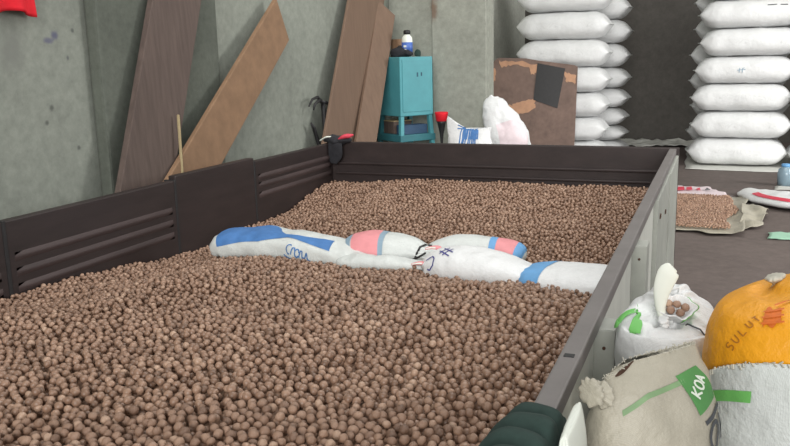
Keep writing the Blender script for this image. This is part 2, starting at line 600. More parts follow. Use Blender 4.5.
# right side: top rail, pale panels and posts on the outer face
right = MB().box((0.002, Y0, 0.10), (0.024, Y1, 0.735), 0.003).build('side_panel', M['bed_pale'], bed)
rail = MB().box((0.0, Y0, 0.722), (0.033, Y1 + 0.02, 0.752), 0.004).build('top_rail', M['bed_grey'], bed)
MB().box((0.008, 1.195, 0.7515), (0.024, 1.208, 0.7535), 0.0005).build('slot', M['black'], rail)
for y in (0.68, 1.42, 2.10):
    p = MB().box((0.020, y, 0.02), (0.061, y + 0.07, 0.726), 0.004).build('post', M['bed_post'], bed)
    b = MB()
    b.lathe((0, 0, 0), [(0.0032, 0), (0.0032, 0.002), (0.0015, 0.003)], 10)
    for z in (0.69, 0.55):
        bb = MB().add([(v.x + 0.042, y - v.z, v.y + z) for v in b.v], b.f)
        bb.build('bolt', M['rust'], p)
endp = MB().box((0.022, 2.82, 0.02), (0.040, 3.45, 0.720), 0.003).build('end_plate', M['bed_post'], bed)
MB().box((0.020, 3.47, 0.02), (0.044, Y1 + 0.03, 0.720), 0.004).build('corner_post', M['bed_post'], bed)
b = MB()
for y, z in ((2.9, 0.64), (3.2, 0.60), (3.1, 0.4)):
    b.box((0.038, y, z), (0.044, y + 0.035, z + 0.014), 0.002)
b.build('bolt', M['rust'], endp)

# ------------------------------------------------------------------ the nuts
GX = np.array([-1.8, -1.2, -0.6, 0.0])
GY = np.array([0.3, 1.2, 1.85, 2.34, 2.80, 3.4, 4.09])
GZ = np.array([[0.56, 0.60, 0.62, 0.62], [0.56, 0.60, 0.62, 0.62], [0.520, 0.585, 0.600, 0.61], [0.474, 0.541, 0.544, 0.550],
               [0.435, 0.475, 0.485, 0.495], [0.455, 0.53, 0.53, 0.53], [0.545, 0.562, 0.556, 0.568]])


def smooth_t(t):
    return t * t * (3 - 2 * t)


def heap_z(x, y):
    x = min(max(x, -1.8), 0.0)
    y = min(max(y, 0.3), 4.09)
    i = min(int(np.searchsorted(GX, x, 'right')) - 1, 2)
    j = min(int(np.searchsorted(GY, y, 'right')) - 1, 5)
    tx = smooth_t((x - GX[i]) / (GX[i + 1] - GX[i]))
    ty = (y - GY[j]) / (GY[j + 1] - GY[j])
    ty = 0.5 * ty + 0.5 * smooth_t(ty)
    a = GZ[j, i] * (1 - tx) + GZ[j, i + 1] * tx
    b_ = GZ[j + 1, i] * (1 - tx) + GZ[j + 1, i + 1] * tx
    return float(a * (1 - ty) + b_ * ty) + 0.016 * noise.noise(Vector((x * 3.1, y * 3.1, 0.3))) + 0.006 * noise.noise(Vector((x * 9, y * 9, 4.3)))


def scatter(x0, x1, y0, y1, dmin, seed, tries=30):
    """dart throwing: random places no closer than dmin"""
    r = random.Random(seed)
    cell = dmin / math.sqrt(2)
    grid = {}
    out = []
    n = int((x1 - x0) * (y1 - y0) / (dmin * dmin) * tries * 0.4)
    d2 = dmin * dmin
    for _ in range(n):
        x, y = r.uniform(x0, x1), r.uniform(y0, y1)
        i, j = int((x - x0) / cell), int((y - y0) / cell)
        if (i, j) in grid:
            continue
        ok = True
        for a in (i - 2, i - 1, i, i + 1, i + 2):
            for c in (j - 2, j - 1, j, j + 1, j + 2):
                q = grid.get((a, c))
                if q and (q[0] - x) ** 2 + (q[1] - y) ** 2 < d2:
                    ok = False
                    break
            if not ok:
                break
        if ok:
            grid[(i, j)] = (x, y)
            out.append((x, y))
    return out


def ico(sub, seed, lump=0.05):
    bm = bmesh.new()
    bmesh.ops.create_icosphere(bm, subdivisions=sub, radius=1.0)
    bm.verts.ensure_lookup_table()
    v = np.array([v.co for v in bm.verts])
    f = np.array([[x.index for x in q.verts] for q in bm.faces])
    bm.free()
    s = Vector((seed * 3.1, 1.7, seed * 1.3))
    k = np.array([1 + lump * 2 * noise.noise(Vector(p) * 1.4 + s) + lump * 0.8 * noise.noise(Vector(p) * 4 + s) for p in v])
    sc = np.array([1.0, 1.0 + 0.10 * math.sin(seed * 2.3), 0.90 + 0.08 * math.cos(seed * 1.9)])
    return v * k[:, None] * sc, f


def rot_mats(n):
    q = rng.normal(size=(n, 4))
    q /= np.linalg.norm(q, axis=1)[:, None]
    a, b_, c, d = q.T
    return np.stack([np.stack([1 - 2 * (c * c + d * d), 2 * (b_ * c - a * d), 2 * (b_ * d + a * c)], -1),
                     np.stack([2 * (b_ * c + a * d), 1 - 2 * (b_ * b_ + d * d), 2 * (c * d - a * b_)], -1),
                     np.stack([2 * (b_ * d - a * c), 2 * (c * d + a * b_), 1 - 2 * (b_ * b_ + c * c)], -1)], 1)


def nuts_mesh(name, P, R, sub, extra=None):
    """one mesh of many nuts; extra = (verts, faces) of the mass beneath them"""
    VV, FF, off = [], [], 0
    kinds = [ico(sub, s) for s in range(5)]
    which = rng.integers(0, 5, len(P))
    for k, (v, f) in enumerate(kinds):
        idx = np.nonzero(which == k)[0]
        if not len(idx):
            continue
        rm = rot_mats(len(idx))
        pts = np.einsum('nij,vj->nvi', rm, v) * R[idx][:, None, None] + P[idx][:, None, :]
        VV.append(pts.reshape(-1, 3))
        FF.append((f[None] + (np.arange(len(idx)) * len(v))[:, None, None] + off).reshape(-1, 3))
        off += len(idx) * len(v)
    if extra is not None:
        VV.append(np.array(extra[0]))
        FF.append(np.array(extra[1]) + off)
    V, Fc = np.concatenate(VV), np.concatenate(FF)
    me = bpy.data.meshes.new(name)
    me.vertices.add(len(V))
    me.vertices.foreach_set('co', V.astype(np.float32).ravel())
    me.loops.add(len(Fc) * 3)
    me.loops.foreach_set('vertex_index', Fc.astype(np.int32).ravel())
    me.polygons.add(len(Fc))
    me.polygons.foreach_set('loop_start', np.arange(0, len(Fc) * 3, 3, dtype=np.int32))
    me.polygons.foreach_set('use_smooth', np.ones(len(Fc), dtype=bool))
    me.update(calc_edges=True)
    me.materials.append(M['nut'])
    o = bpy.data.objects.new(name, me)
    link(o)
    return o


NR = 0.0083                                            # mean nut radius
top, low = [], []
for (y0, y1, s) in ((0.42, 4.075, 1),):
    for x, y in scatter(-1.788, -0.010, y0, y1, NR * 1.96, 11):
        r = NR * random.uniform(0.90, 1.12)
        z = heap_z(x, y) + random.uniform(-0.6, 0.4) * NR
        if y > 4.06:
            continue
        top.append((x, y, z, r))
    for x, y in scatter(-1.788, -0.010, y0, y1, NR * 2.05, 23):
        low.append((x, y, heap_z(x, y) - NR * 1.45 + random.uniform(-0.3, 0.3) * NR, NR * random.uniform(0.92, 1.1)))
# a few loose ones lying on top
for _ in range(420):
    x, y = random.uniform(-1.75, -0.03), random.uniform(0.5, 4.03)
    top.append((x, y, heap_z(x, y) + NR * random.uniform(0.7, 1.2), NR * random.uniform(0.95, 1.12)))


def view(x, y, z):
    d = Vector((x, y, z)) - CAM_P
    k = d.dot(CAM_F)
    return (395 + 807.88 * d.dot(CAM_R) / k, 223 - 807.88 * d.dot(CAM_U) / k, k)


# nearest 300 that the photograph shows are nuts of their own, the others one mass
cand = []
for i, (x, y, z, r) in enumerate(top):
    px, py, k = view(x, y, z)
    if -2 < px < 498 and py < 447 and k < 1.5:
        cand.append((k, i))
    elif 498 <= px < 545 and py < 430 - (px - 498) * 0.62 and k < 1.35:
        cand.append((k, i))
cand.sort()
near = [i for _, i in cand[:300]]
ns = set(near)
rest = [t for i, t in enumerate(top) if i not in ns] + low
fine_, coarse_ = [], []
bx = np.linspace(-1.797, -0.003, 60)
by = np.linspace(0.305, 4.086, 110)
bv = [(x, y, heap_z(x, y) - NR * 2.2) for y in by for x in bx]
bf = []
for j in range(109):
    for i in range(59):
        k = j * 60 + i
        bf += [(k, k + 1, k + 61), (k, k + 61, k + 60)]
A = np.array([t for t in rest])
dist = np.linalg.norm(A[:, :3] - np.array(CAM_P), axis=1)
# two finenesses of the same mass, one object
def joined(name):
    a = A[dist < 2.1]
    c = A[dist >= 2.1]
    o1 = nuts_mesh(name, a[:, :3], a[:, 3], 2, (bv, bf))
    o2 = nuts_mesh(name + '_far', c[:, :3], c[:, 3], 1 if len(c) > 100 else 2)
    m1, m2 = o1.data, o2.data
    n1, n2 = len(m1.vertices), len(m2.vertices)
    v = np.empty((n1 + n2) * 3, np.float32)
    t = np.empty(n1 * 3, np.float32); m1.vertices.foreach_get('co', t); v[:n1 * 3] = t
    t = np.empty(n2 * 3, np.float32); m2.vertices.foreach_get('co', t); v[n1 * 3:] = t
    i1 = np.empty(len(m1.loops), np.int32); m1.loops.foreach_get('vertex_index', i1)
    i2 = np.empty(len(m2.loops), np.int32); m2.loops.foreach_get('vertex_index', i2)
    idx = np.concatenate([i1, i2 + n1])
    me = bpy.data.meshes.new(name)
    me.vertices.add(n1 + n2); me.vertices.foreach_set('co', v)
    me.loops.add(len(idx)); me.loops.foreach_set('vertex_index', idx)
    me.polygons.add(len(idx) // 3)
    me.polygons.foreach_set('loop_start', np.arange(0, len(idx), 3, dtype=np.int32))
    me.polygons.foreach_set('use_smooth', np.ones(len(idx) // 3, dtype=bool))
    me.update(calc_edges=True)
    me.materials.append(M['nut'])
    bpy.data.objects.remove(o2)
    o1.data = me
    bpy.data.meshes.remove(m1); bpy.data.meshes.remove(m2)
    return o1


heap = joined('nut_heap')
tag(heap, 'heaped brown round nuts filling the truck bed on both sides of the sacks', 'nuts', kind='stuff')
nut_meshes = []
for s in range(6):
    v, f = ico(3, s, 0.06)
    me = bpy.data.meshes.new('nut')
    me.from_pydata([tuple(p) for p in v], [], [list(map(int, q)) for q in f])
    me.polygons.foreach_set('use_smooth', [True] * len(me.polygons))
    me.materials.append(M['nut'])
    nut_meshes.append(me)
for n, i in enumerate(near):
    x, y, z, r = top[i]
    o = bpy.data.objects.new('nut', nut_meshes[n % 6])
    link(o, None, (x, y, z))
    o.rotation_euler = (random.uniform(0, 6.28), random.uniform(0, 6.28), random.uniform(0, 6.28))
    o.scale = (r, r, r)
    tag(o, 'small round brown nut in the rows along the bottom edge of the photo', 'nut', 'nuts nearest the viewer in the truck bed')

# ------------------------------------------------------------------ sacks lying across the bed
Y_ = (0, 1, 0)


def bed_sack(label, st, mat, seed, **kw):
    c = st[len(st) // 2]
    t = thing('sack', (c[0], c[1], c[2] - c[4]), label, 'sack', 'sacks lying across the truck bed')
    L = Loft(st, Y_, seed=seed, **kw)
    L.body('sack_body', mat, t, 60, 64)
    return t, L


UV_H = dict(A=(1, 0), B=(0, -1))
# A: white sack with a blue banner print and script, at the left side
t, L = bed_sack('white sack with a blue banner print lying against the dark left side of the bed',
                [(-1.485, 2.53, 0.53, 0.085, 0.04), (-1.475, 2.53, 0.537, 0.103, 0.052), (-1.37, 2.545, 0.545, 0.108, 0.056), (-1.20, 2.52, 0.55, 0.102, 0.052),
                 (-1.05, 2.48, 0.547, 0.09, 0.047), (-0.93, 2.45, 0.542, 0.072, 0.036), (-0.87, 2.43, 0.535, 0.05, 0.02)], M['sack_cool'], 1, power=2.7, lump=0.010, lump_scale=9)


def ban(s, tt):
    # a wide block at the left, pinched, widening again to the right
    u = 0.14 + 0.60 * s
    hw = float(np.interp(s, [0, 0.45, 0.62, 0.7, 1.0], [0.135, 0.115, 0.022, 0.024, 0.075]))
    mid = float(np.interp(s, [0, 0.5, 1.0], [0.345, 0.31, 0.33]))
    return (u + 0.03 * (tt - 0.5), mid + hw * (tt - 0.5) * 2)


L.patch('blue_banner', M['blue'], t, ban, 40, 14)
f = L.frame(0.56, 0.455, **UV_H, ang=-0.15)
scr = [arc(0.012, 0, 0.012, 0.014, 60, 300, 8), [(0.024, -0.012), (0.026, 0.006), (0.034, 0.008), (0.037, 0.0)],
       arc(0.047, -0.003, 0.008, 0.01, 0, 330, 8), [(0.056, -0.012), (0.06, 0.006), (0.066, 0.004), (0.068, -0.01), (0.08, -0.008), (0.084, 0.006), (0.092, -0.01), (0.102, -0.012)],
       [(-0.01, -0.02), (0.04, -0.026), (0.09, -0.024)]]
L.strokes('script_lettering', M['blue'], t, [[f(*q) for q in s] for s in scr], 0.0045)
# a fold of loose white sacking running below the striped sack
t, L = bed_sack('flattened white sack folded under the pink-striped sack',
                [(-0.96, 2.405, 0.53, 0.02, 0.012), (-0.93, 2.40, 0.54, 0.05, 0.026), (-0.84, 2.385, 0.546, 0.05, 0.026), (-0.74, 2.385, 0.546, 0.045, 0.024), (-0.66, 2.39, 0.545, 0.03, 0.016), (-0.64, 2.39, 0.543, 0.01, 0.006)],
                M['sack_cool'], 2, lump=0.008, lump_scale=16)
# B: pink striped sack tied with a black cord
t, L = bed_sack('white sack with a pink stripe at its left end, tied with black cord',
                [(-0.99, 2.52, 0.522, 0.03, 0.03), (-0.965, 2.52, 0.534, 0.08, 0.058), (-0.9, 2.53, 0.547, 0.095, 0.07), (-0.82, 2.54, 0.549, 0.095, 0.07), (-0.76, 2.54, 0.545, 0.085, 0.06),
                 (-0.715, 2.535, 0.539, 0.062, 0.046), (-0.685, 2.53, 0.534, 0.054, 0.04), (-0.65, 2.525, 0.530, 0.052, 0.034), (-0.635, 2.52, 0.522, 0.02, 0.012)],
                M['sack_cool'], 3, lump=0.008, pleat=([0, 0.5, 0.75, 1.0], [0, 0, 0.08, 0.12]), npleat=11)
L.patch('blue_grey_band', M['blue_grey'], t, lambda s, q: (0.06 + 0.10 * s + 0.02 * q, 0.05 + 0.55 * q), 8, 40)
L.patch('pink_band', M['pink'], t, lambda s, q: (0.16 + 0.145 * s + 0.03 * q, 0.05 + 0.55 * q), 12, 40, 0.0018)
L.patch('blue_grey_band', M['blue_grey'], t, lambda s, q: (0.305 + 0.03 * s + 0.03 * q, 0.05 + 0.55 * q), 6, 40, 0.0018)
c = MB()
c.tube([L(0.665, v / 24) + L.normal(0.665, v / 24) * 0.002 for v in range(25)], 0.0038, 8, False)
p0 = L(0.675, 0.46) + L.normal(0.675, 0.46) * 0.005
c.tube([p0 + Vector((-0.045, -0.035, -0.020)), p0 + Vector((-0.02, -0.012, -0.008)), p0, p0 + Vector((0.022, -0.004, 0.012)), p0 + Vector((0.036, 0.0, 0.022))], 0.0034, 8)
c.build('black_cord', M['black'], t, smooth=True)
# C: striped sack behind
t, L = bed_sack('white sack, pink and light blue stripe at its right end, behind the written-on sack',
                [(-0.73, 2.63, 0.509, 0.03, 0.015), (-0.7, 2.635, 0.524, 0.07, 0.042), (-0.62, 2.66, 0.536, 0.085, 0.055), (-0.54, 2.675, 0.536, 0.085, 0.055), (-0.47, 2.68, 0.532, 0.082, 0.052),
                 (-0.42, 2.68, 0.527, 0.075, 0.045), (-0.395, 2.68, 0.519, 0.05, 0.03), (-0.385, 2.68, 0.514, 0.01, 0.008)], M['sack_cool'], 4, lump=0.006)
L.patch('light_blue_band', M['blue_light'], t, lambda s, q: (0.48 + 0.05 * s + 0.03 * q, 0.03 + 0.50 * q), 6, 40)
L.patch('pink_band', M['pink'], t, lambda s, q: (0.53 + 0.18 * s + 0.03 * q, 0.03 + 0.50 * q), 12, 40, 0.0018)
L.patch('light_blue_band', M['blue_light'], t, lambda s, q: (0.71 + 0.15 * s + 0.02 * q, 0.03 + 0.50 * q), 12, 40, 0.0020)
# D: sack with violet handwriting
t, L = bed_sack('white sack with violet handwriting between the cord-tied and blue-banded sacks',
                [(-0.628, 2.41, 0.534, 0.03, 0.03), (-0.612, 2.405, 0.546, 0.072, 0.046), (-0.565, 2.39, 0.556, 0.09, 0.057), (-0.48, 2.37, 0.560, 0.098, 0.062), (-0.4, 2.35, 0.557, 0.095, 0.058),
                 (-0.33, 2.33, 0.551, 0.082, 0.05), (-0.285, 2.32, 0.547, 0.07, 0.045)], M['sack'], 5, lump=0.006,
                pleat=([0, 0.12, 0.3, 0.85, 1], [0.10, 0.07, 0, 0, 0.05]), npleat=12)
f = L.frame(0.33, 0.31, **UV_H, ang=-0.45)
hh = [[(0, 0.018), (0.05, 0.014)], [(0.012, 0.03), (0.016, -0.012)], [(0.03, 0.03), (0.033, -0.014)], [(0.0, 0.0), (0.055, -0.006)]]
L.strokes('handwriting', M['ink'], t, [[f(*q) for q in s] for s in hh], 0.0045)
f = L.frame(0.27, 0.43, **UV_H, ang=0.25)
jj = [[(-0.012, 0.018), (0.018, 0.02), (0.026, 0.008), (0.022, -0.012), (0.008, -0.022), (-0.002, -0.016)]]
L.strokes('handwriting', M['ink'], t, [[f(*q) for q in s] for s in jj], 0.0045)
for (u0, v0) in ((0.12, 0.40), (0.20, 0.24)):
    p = L(u0, v0) + L.normal(u0, v0) * 0.004
    fl = Loft([(p.x - 0.03, p.y - 0.008, p.z + 0.002, 0.006, 0.003), (p.x - 0.01, p.y, p.z + 0.006, 0.012, 0.005), (p.x + 0.012, p.y + 0.004, p.z + 0.006, 0.014, 0.006), (p.x + 0.026, p.y + 0.004, p.z, 0.004, 0.002)],
              Y_, seed=int(u0 * 100), lump=0.003, lump_scale=60)
    fl.body('mouth_scrap', M['pink'], t, 12, 16)
    fl.patch('white_edge', M['plastic_white'], t, lambda s, q: (0.05 + 0.5 * s, 0.40 + 0.1 * q), 10, 4, 0.001)
# E: blue banded sack by the right side
t, L = bed_sack('white sack with a light blue band lying against the right rail',
                [(-0.305, 2.34, 0.538, 0.03, 0.02), (-0.29, 2.335, 0.543, 0.082, 0.046), (-0.22, 2.315, 0.548, 0.108, 0.056), (-0.13, 2.29, 0.551, 0.118, 0.06), (-0.06, 2.27, 0.551, 0.118, 0.06),
                 (-0.022, 2.26, 0.548, 0.1, 0.05), (-0.01, 2.26, 0.548, 0.07, 0.035)], M['sack'], 6, power=2.6, lump=0.004)
L.patch('light_blue_band', M['blue_light'], t, lambda s, q: (0.03 + 0.30 * s + 0.02 * q, 0.02 + 0.56 * q), 14, 44)

# ------------------------------------------------------------------ sacks standing on the floor to the right of the bed
X_ = (1, 0, 0)
UV_V = dict(A=(0, 1), B=(1, 0))


def pleated_knot(name, mat, parent, c, r, hgt, seed, axis=(0, 0, 1), flare=1.3):
    """a gathered neck of sacking: waist, then a ruffled tuft"""
    ax = Vector(axis).normalized()
    c = Vector(c)
    st = []
    for k, w in ((-0.6, 1.25), (-0.3, 0.75), (0.0, 0.55), (0.25, 0.8), (0.6, flare), (0.9, flare * 0.85), (1.0, 0.25)):
        q = c + ax * (k * hgt)
        st.append((q.x, q.y, q.z, r * w, r * w * 0.8))
    side = Vector((0, 1, 0)) if abs(ax.y) < 0.8 else Vector((1, 0, 0))
    L = Loft(st, side, 2.0, lump=r * 0.12, lump_scale=1.4 / r, pleat=([0, 0.4, 1], [0.07, 0.09, 0.10]), npleat=9, seed=seed)
    return L.body(name, mat, parent, 28, 54)


# white sack with green stripes
t = thing('sack', (0.165, 1.45, 0.0), 'white sack with bright green stripes and an upright white tail, beside the rail', 'sack', 'sacks standing right of the truck bed')
L = Loft([(0.170, 1.46, 0.0, 0.09, 0.09), (0.172, 1.46, 0.03, 0.108, 0.11), (0.174, 1.46, 0.25, 0.113, 0.12), (0.168, 1.45, 0.50, 0.106, 0.115), (0.156, 1.435, 0.66, 0.094, 0.100),
          (0.152, 1.405, 0.725, 0.088, 0.095), (0.150, 1.40, 0.765, 0.077, 0.083), (0.149, 1.395, 0.785, 0.050, 0.056), (0.148, 1.39, 0.790, 0.022, 0.03)], X_, 2.2, lump=0.006, lump_scale=11,
         pleat=([0, 0.7, 0.9, 1], [0, 0.0, 0.07, 0.15]), npleat=13, seed=11)
L.body('sack_body', M['sack'], t, 90, 180)
WHITE = L
def along(P, w):
    P = np.array(P)
    def fn(a, q):
        c = catmull(np.c_[P, np.zeros((len(P), 3))], a)
        return (c[0] + w[0] * (q - 0.5), c[1] + w[1] * (q - 0.5))
    return fn


L.patch('green_stripe', M['green'], t, along([(0.70, 0.55), (0.76, 0.54), (0.82, 0.535), (0.86, 0.54)], (0.02, 0.035)), 40, 10, 0.005)
L.patch('green_stripe', M['green'], t, along([(0.89, 0.52), (0.87, 0.58), (0.82, 0.625), (0.75, 0.65)], (0.012, 0.045)), 44, 12, 0.0056)
# open mouth: a low collar tipped towards the truck, green along its rim, nuts inside
MR = Matrix.Translation((0.163, 1.372, 0.789)) @ Matrix.Rotation(math.radians(34), 4, 'X') @ Matrix.Rotation(math.radians(8), 4, 'Y')


def collar(a, k, g=1.0):
    r, z = [(0.013, -0.020), (0.020, -0.006), (0.0245, 0.006), (0.0258, 0.010), (0.0235, 0.009), (0.018, 0.001), (0.006, -0.002)][k]
    r *= g * (1 + 0.10 * math.sin(5 * a + 1) + 0.05 * math.sin(9 * a))
    return MR @ Vector((1.15 * r * math.cos(a), r * math.sin(a), z + 0.002 * math.sin(3 * a)))


n = 60
vs = [collar(2 * math.pi * q / n, k) for k in range(7) for q in range(n)]
fs = [[k * n + q, k * n + (q + 1) % n, (k + 1) * n + (q + 1) % n, (k + 1) * n + q] for k in range(6) for q in range(n)] + [[6 * n + q for q in range(n)]]
obj('gathered_mouth', vs, fs, M['sack'], t)
for a0, a1 in ((-70, 60), (150, 200)):
    vs = [collar(math.radians(a0 + (a1 - a0) * q / 24), k, 1.05) for q in range(25) for k in (1, 2, 3, 4)]
    obj('green_stripe', vs, [[4 * q + k, 4 * q + k + 1, 4 * q + k + 5, 4 * q + k + 4] for q in range(24) for k in range(3)], M['green'], t)
for k, (dx, dy, dz) in enumerate(((-0.009, -0.007, 0.005), (0.007, -0.009, 0.005), (0.0, 0.006, 0.007), (0.014, 0.004, 0.005), (-0.013, 0.006, 0.005))):
    o = bpy.data.objects.new('nut', nut_meshes[k])
    link(o, None, MR @ Vector((dx, dy, dz)))
    o.scale = (0.0072,) * 3
    tag(o, 'brown nut peeping from the mouth of the white green-striped sack', 'nut', 'nuts in the mouth of the green-striped sack')
pleated_knot('neck_knot', M['sack'], t, (0.146, 1.352, 0.772), 0.008, 0.009, 3, (-0.2, -0.6, 1))
tail = Loft([(0.142, 1.36, 0.778, 0.006, 0.005), (0.139, 1.355, 0.800, 0.009, 0.005), (0.141, 1.352, 0.828, 0.014, 0.004), (0.148, 1.352, 0.852, 0.017, 0.004), (0.153, 1.352, 0.862, 0.015, 0.003), (0.157, 1.352, 0.866, 0.008, 0.002)],
            X_, 2.0, lump=0.003, lump_scale=36, seed=8)
tail.body('plastic_tail', M['plastic_white'], t, 26, 28)
sp = [WHITE(u, v) + WHITE.normal(u, v) * 0.003 for u, v in ((0.97, 0.74), (0.95, 0.78), (0.92, 0.82), (0.87, 0.86), (0.80, 0.88), (0.74, 0.885))]
MB().tube(sp, 0.0014, 8).build('tie_string', M['ink_dark'], t, smooth=True)

# cream sack in front, sewn slanting top, gathered left corner
side_f = Vector((0.752, 0.659, 0.0))
t = thing('sack', (0.165, 1.07, 0.0), 'soiled cream sack with a green lettered box, its gathered corner against the rail', 'sack', 'sacks standing right of the truck bed')
L = Loft([(0.156, 1.055, 0.0, 0.085, 0.06), (0.156, 1.055, 0.03, 0.097, 0.075), (0.156, 1.055, 0.30, 0.100, 0.080), (0.152, 1.055, 0.55, 0.096, 0.078), (0.148, 1.057, 0.67, 0.095, 0.072),
          (0.146, 1.060, 0.735, 0.093, 0.058), (0.145, 1.064, 0.785, 0.086, 0.036), (0.145, 1.068, 0.812, 0.076, 0.016), (0.145, 1.069, 0.822, 0.070, 0.006)], side_f, 2.3, lump=0.007, lump_scale=12, seed=21)
_call = Loft.__call__


class Slanted(Loft):
    """the sewn top runs uphill away from the rail"""

    def __call__(self, u, v):
        p = _call(self, u, v)
        k = max(0.0, (p.z - 0.60) / 0.24)
        s = (p - Vector((0.157, 1.065, p.z))).dot(side_f)
        p.z += k * (0.15 * s - 0.004 - 0.5 * max(0, -s - 0.04))
        return p


L.__class__ = Slanted
L.body('sack_body', M['sack_cream'], t, 70, 96)
CREAM = L
# frayed seam along the top
fr = []
r_ = random.Random(4)
mbf = MB()
for i in range(150):
    v = r_.choice((r_.uniform(0.02, 0.48), r_.uniform(0.52, 0.98)))
    p = L(0.992, v)
    d = Vector((r_.uniform(-1, 1) * 0.5, r_.uniform(-1, 1) * 0.5 - 0.3, r_.uniform(0.3, 1.0))).normalized()
    ln = r_.uniform(0.003, 0.007)
    mbf.tube([p, p + d * ln * 0.6, p + d * ln + Vector((0, 0, -0.002))], 0.0006, 4)
mbf.build('frayed_seam', M['fray'], t)
pleated_knot('gathered_corner', M['sack_cream'], t, (0.087, 0.986, 0.788), 0.016, 0.018, 9, (-0.45, -0.75, 0.35), 1.25)
ho = L.frame(0.962, 0.645, **UV_V, ang=0.15)
L.patch('torn_hole', M['rust'], t, lambda s, q: ho((s - 0.5) * 0.030, (q - 0.5) * 0.009 * math.sin(math.pi * (0.08 + 0.84 * s))), 14, 6, 0.0012)
st_ = L.frame(0.745, 0.71, **UV_V, ang=0.14)
L.patch('green_stripe', M['green_dull'], t, lambda s, q: st_(-0.045 + 0.095 * s, (q - 0.5) * 0.007), 20, 4)
bx_ = L.frame(0.735, 0.838, **UV_V, ang=0.22)
L.patch('green_box', M['green_deep'], t, lambda s, q: bx_((s - 0.5) * 0.048, (q - 0.5) * 0.056), 18, 18)
tx = L.frame(0.708, 0.808, **UV_V, ang=0.70)
L.strokes('white_lettering', M['white_print'], t, lettering('KOA', tx, 0.0155, 0.16), 0.0030, 0.0030)
ba = L.frame(0.640, 0.865, **UV_V, ang=0.25)
L.patch('dark_bar', M['ink_dark'], t, lambda s, q: ba((s - 0.5) * 0.046, (q - 0.5) * 0.006), 12, 4)
dk = L.frame(0.575, 0.830, **UV_V, ang=0.22)
L.strokes('dark_lettering', M['ink_dark'], t, lettering('OII', dk, 0.038, 0.10), 0.006, 0.0026)

# orange topped sack
t = thing('sack', (0.37, 1.27, 0.0), 'bulging white sack with an orange top and frayed white tuft, at the right edge', 'sack', 'sacks standing right of the truck bed')
ost = [(0.375, 1.275, 0.0, 0.12, 0.11), (0.375, 1.275, 0.03, 0.140, 0.13), (0.375, 1.275, 0.30, 0.150, 0.145), (0.364, 1.262, 0.60, 0.150, 0.147), (0.358, 1.255, 0.70, 0.150, 0.147), (0.355, 1.25, 0.775, 0.147, 0.144),
       (0.354, 1.25, 0.822, 0.137, 0.134), (0.353, 1.25, 0.856, 0.116, 0.114), (0.350, 1.25, 0.880, 0.082, 0.080), (0.346, 1.25, 0.892, 0.042, 0.042), (0.345, 1.25, 0.896, 0.008, 0.008)]
L = Loft(ost, X_, 2.1, lump=0.006, lump_scale=9, seed=31)
US = lambda v: 0.435 + 0.130 * max(0.0, math.cos(2 * math.pi * (v - 0.75)))
L.body('white_lower_part', M['sack_cool'], t, 40, 96, 0.0, US)
L.body('orange_top', M['sack_orange'], t, 44, 96, US, 1.0)
mbf = MB()
for i in range(110):
    v = 0.45 + 0.6 * i / 110 + r_.uniform(-0.002, 0.002)
    p = L(US(v), v) + L.normal(US(v), v) * 0.001
    q = L(US(v) + r_.uniform(-0.010, 0.008), v + r_.uniform(0.002, 0.008)) + L.normal(US(v), v) * 0.003
    mbf.tube([p, q], r_.uniform(0.0008, 0.0016), 5)
mbf.build('stitched_seam', M['fray'], t)
L.patch('green_stripe', M['green'], t, lambda s, q: (US(0.5 + 0.16 * s) - 0.058 + 0.022 * q - 0.02 * s, 0.5 + 0.16 * s), 24, 4)
pleated_knot('frayed_tuft', M['fray'], t, (0.304, 1.265, 0.876), 0.013, 0.013, 14, (-0.3, 0.0, 1), 1.3)
tx = L.frame(0.560, 0.612, **UV_V, ang=1.22)
L.strokes('handwriting', M['ink_brown'], t, lettering('SULUT', tx, 0.0135, 0.5), 0.0020, 0.0022)
rp = L.frame(0.72, 0.665, **UV_V, ang=0.3)
L.patch('rust_red_print', M['rust_print'], t, lambda s, q: rp((s - 0.5) * 0.022, (q - 0.5) * (0.036 - 0.012 * s) + 0.004 * math.sin(9 * s)), 14, 12)
L.strokes('rust_red_print', M['rust_print'], t, [[rp(0.0, 0.022), rp(0.022, 0.030)]] + [[rp(-0.013, -0.012 + 0.011 * k), rp(0.015, -0.010 + 0.011 * k)] for k in range(3)], 0.003, 0.0028)

# white plastic bag beside the rail and green cloth over it
t = thing('plastic_bag', (0.08, 0.90, 0.0), 'crumpled white plastic bag standing beside the near end of the rail', 'bag')
L = Loft([(0.078, 0.885, 0.0, 0.012, 0.05), (0.078, 0.885, 0.3, 0.014, 0.06), (0.076, 0.89, 0.65, 0.013, 0.062), (0.073, 0.895, 0.735, 0.011, 0.062), (0.071, 0.895, 0.770, 0.009, 0.060), (0.070, 0.895, 0.787, 0.006, 0.056), (0.070, 0.895, 0.791, 0.002, 0.050)],
         X_, 3.0, lump=0.005, lump_scale=22, pleat=([0, 1], [0.03, 0.05]), npleat=5, seed=41)
L.body('bag_body', M['plastic_white'], t, 60, 48)

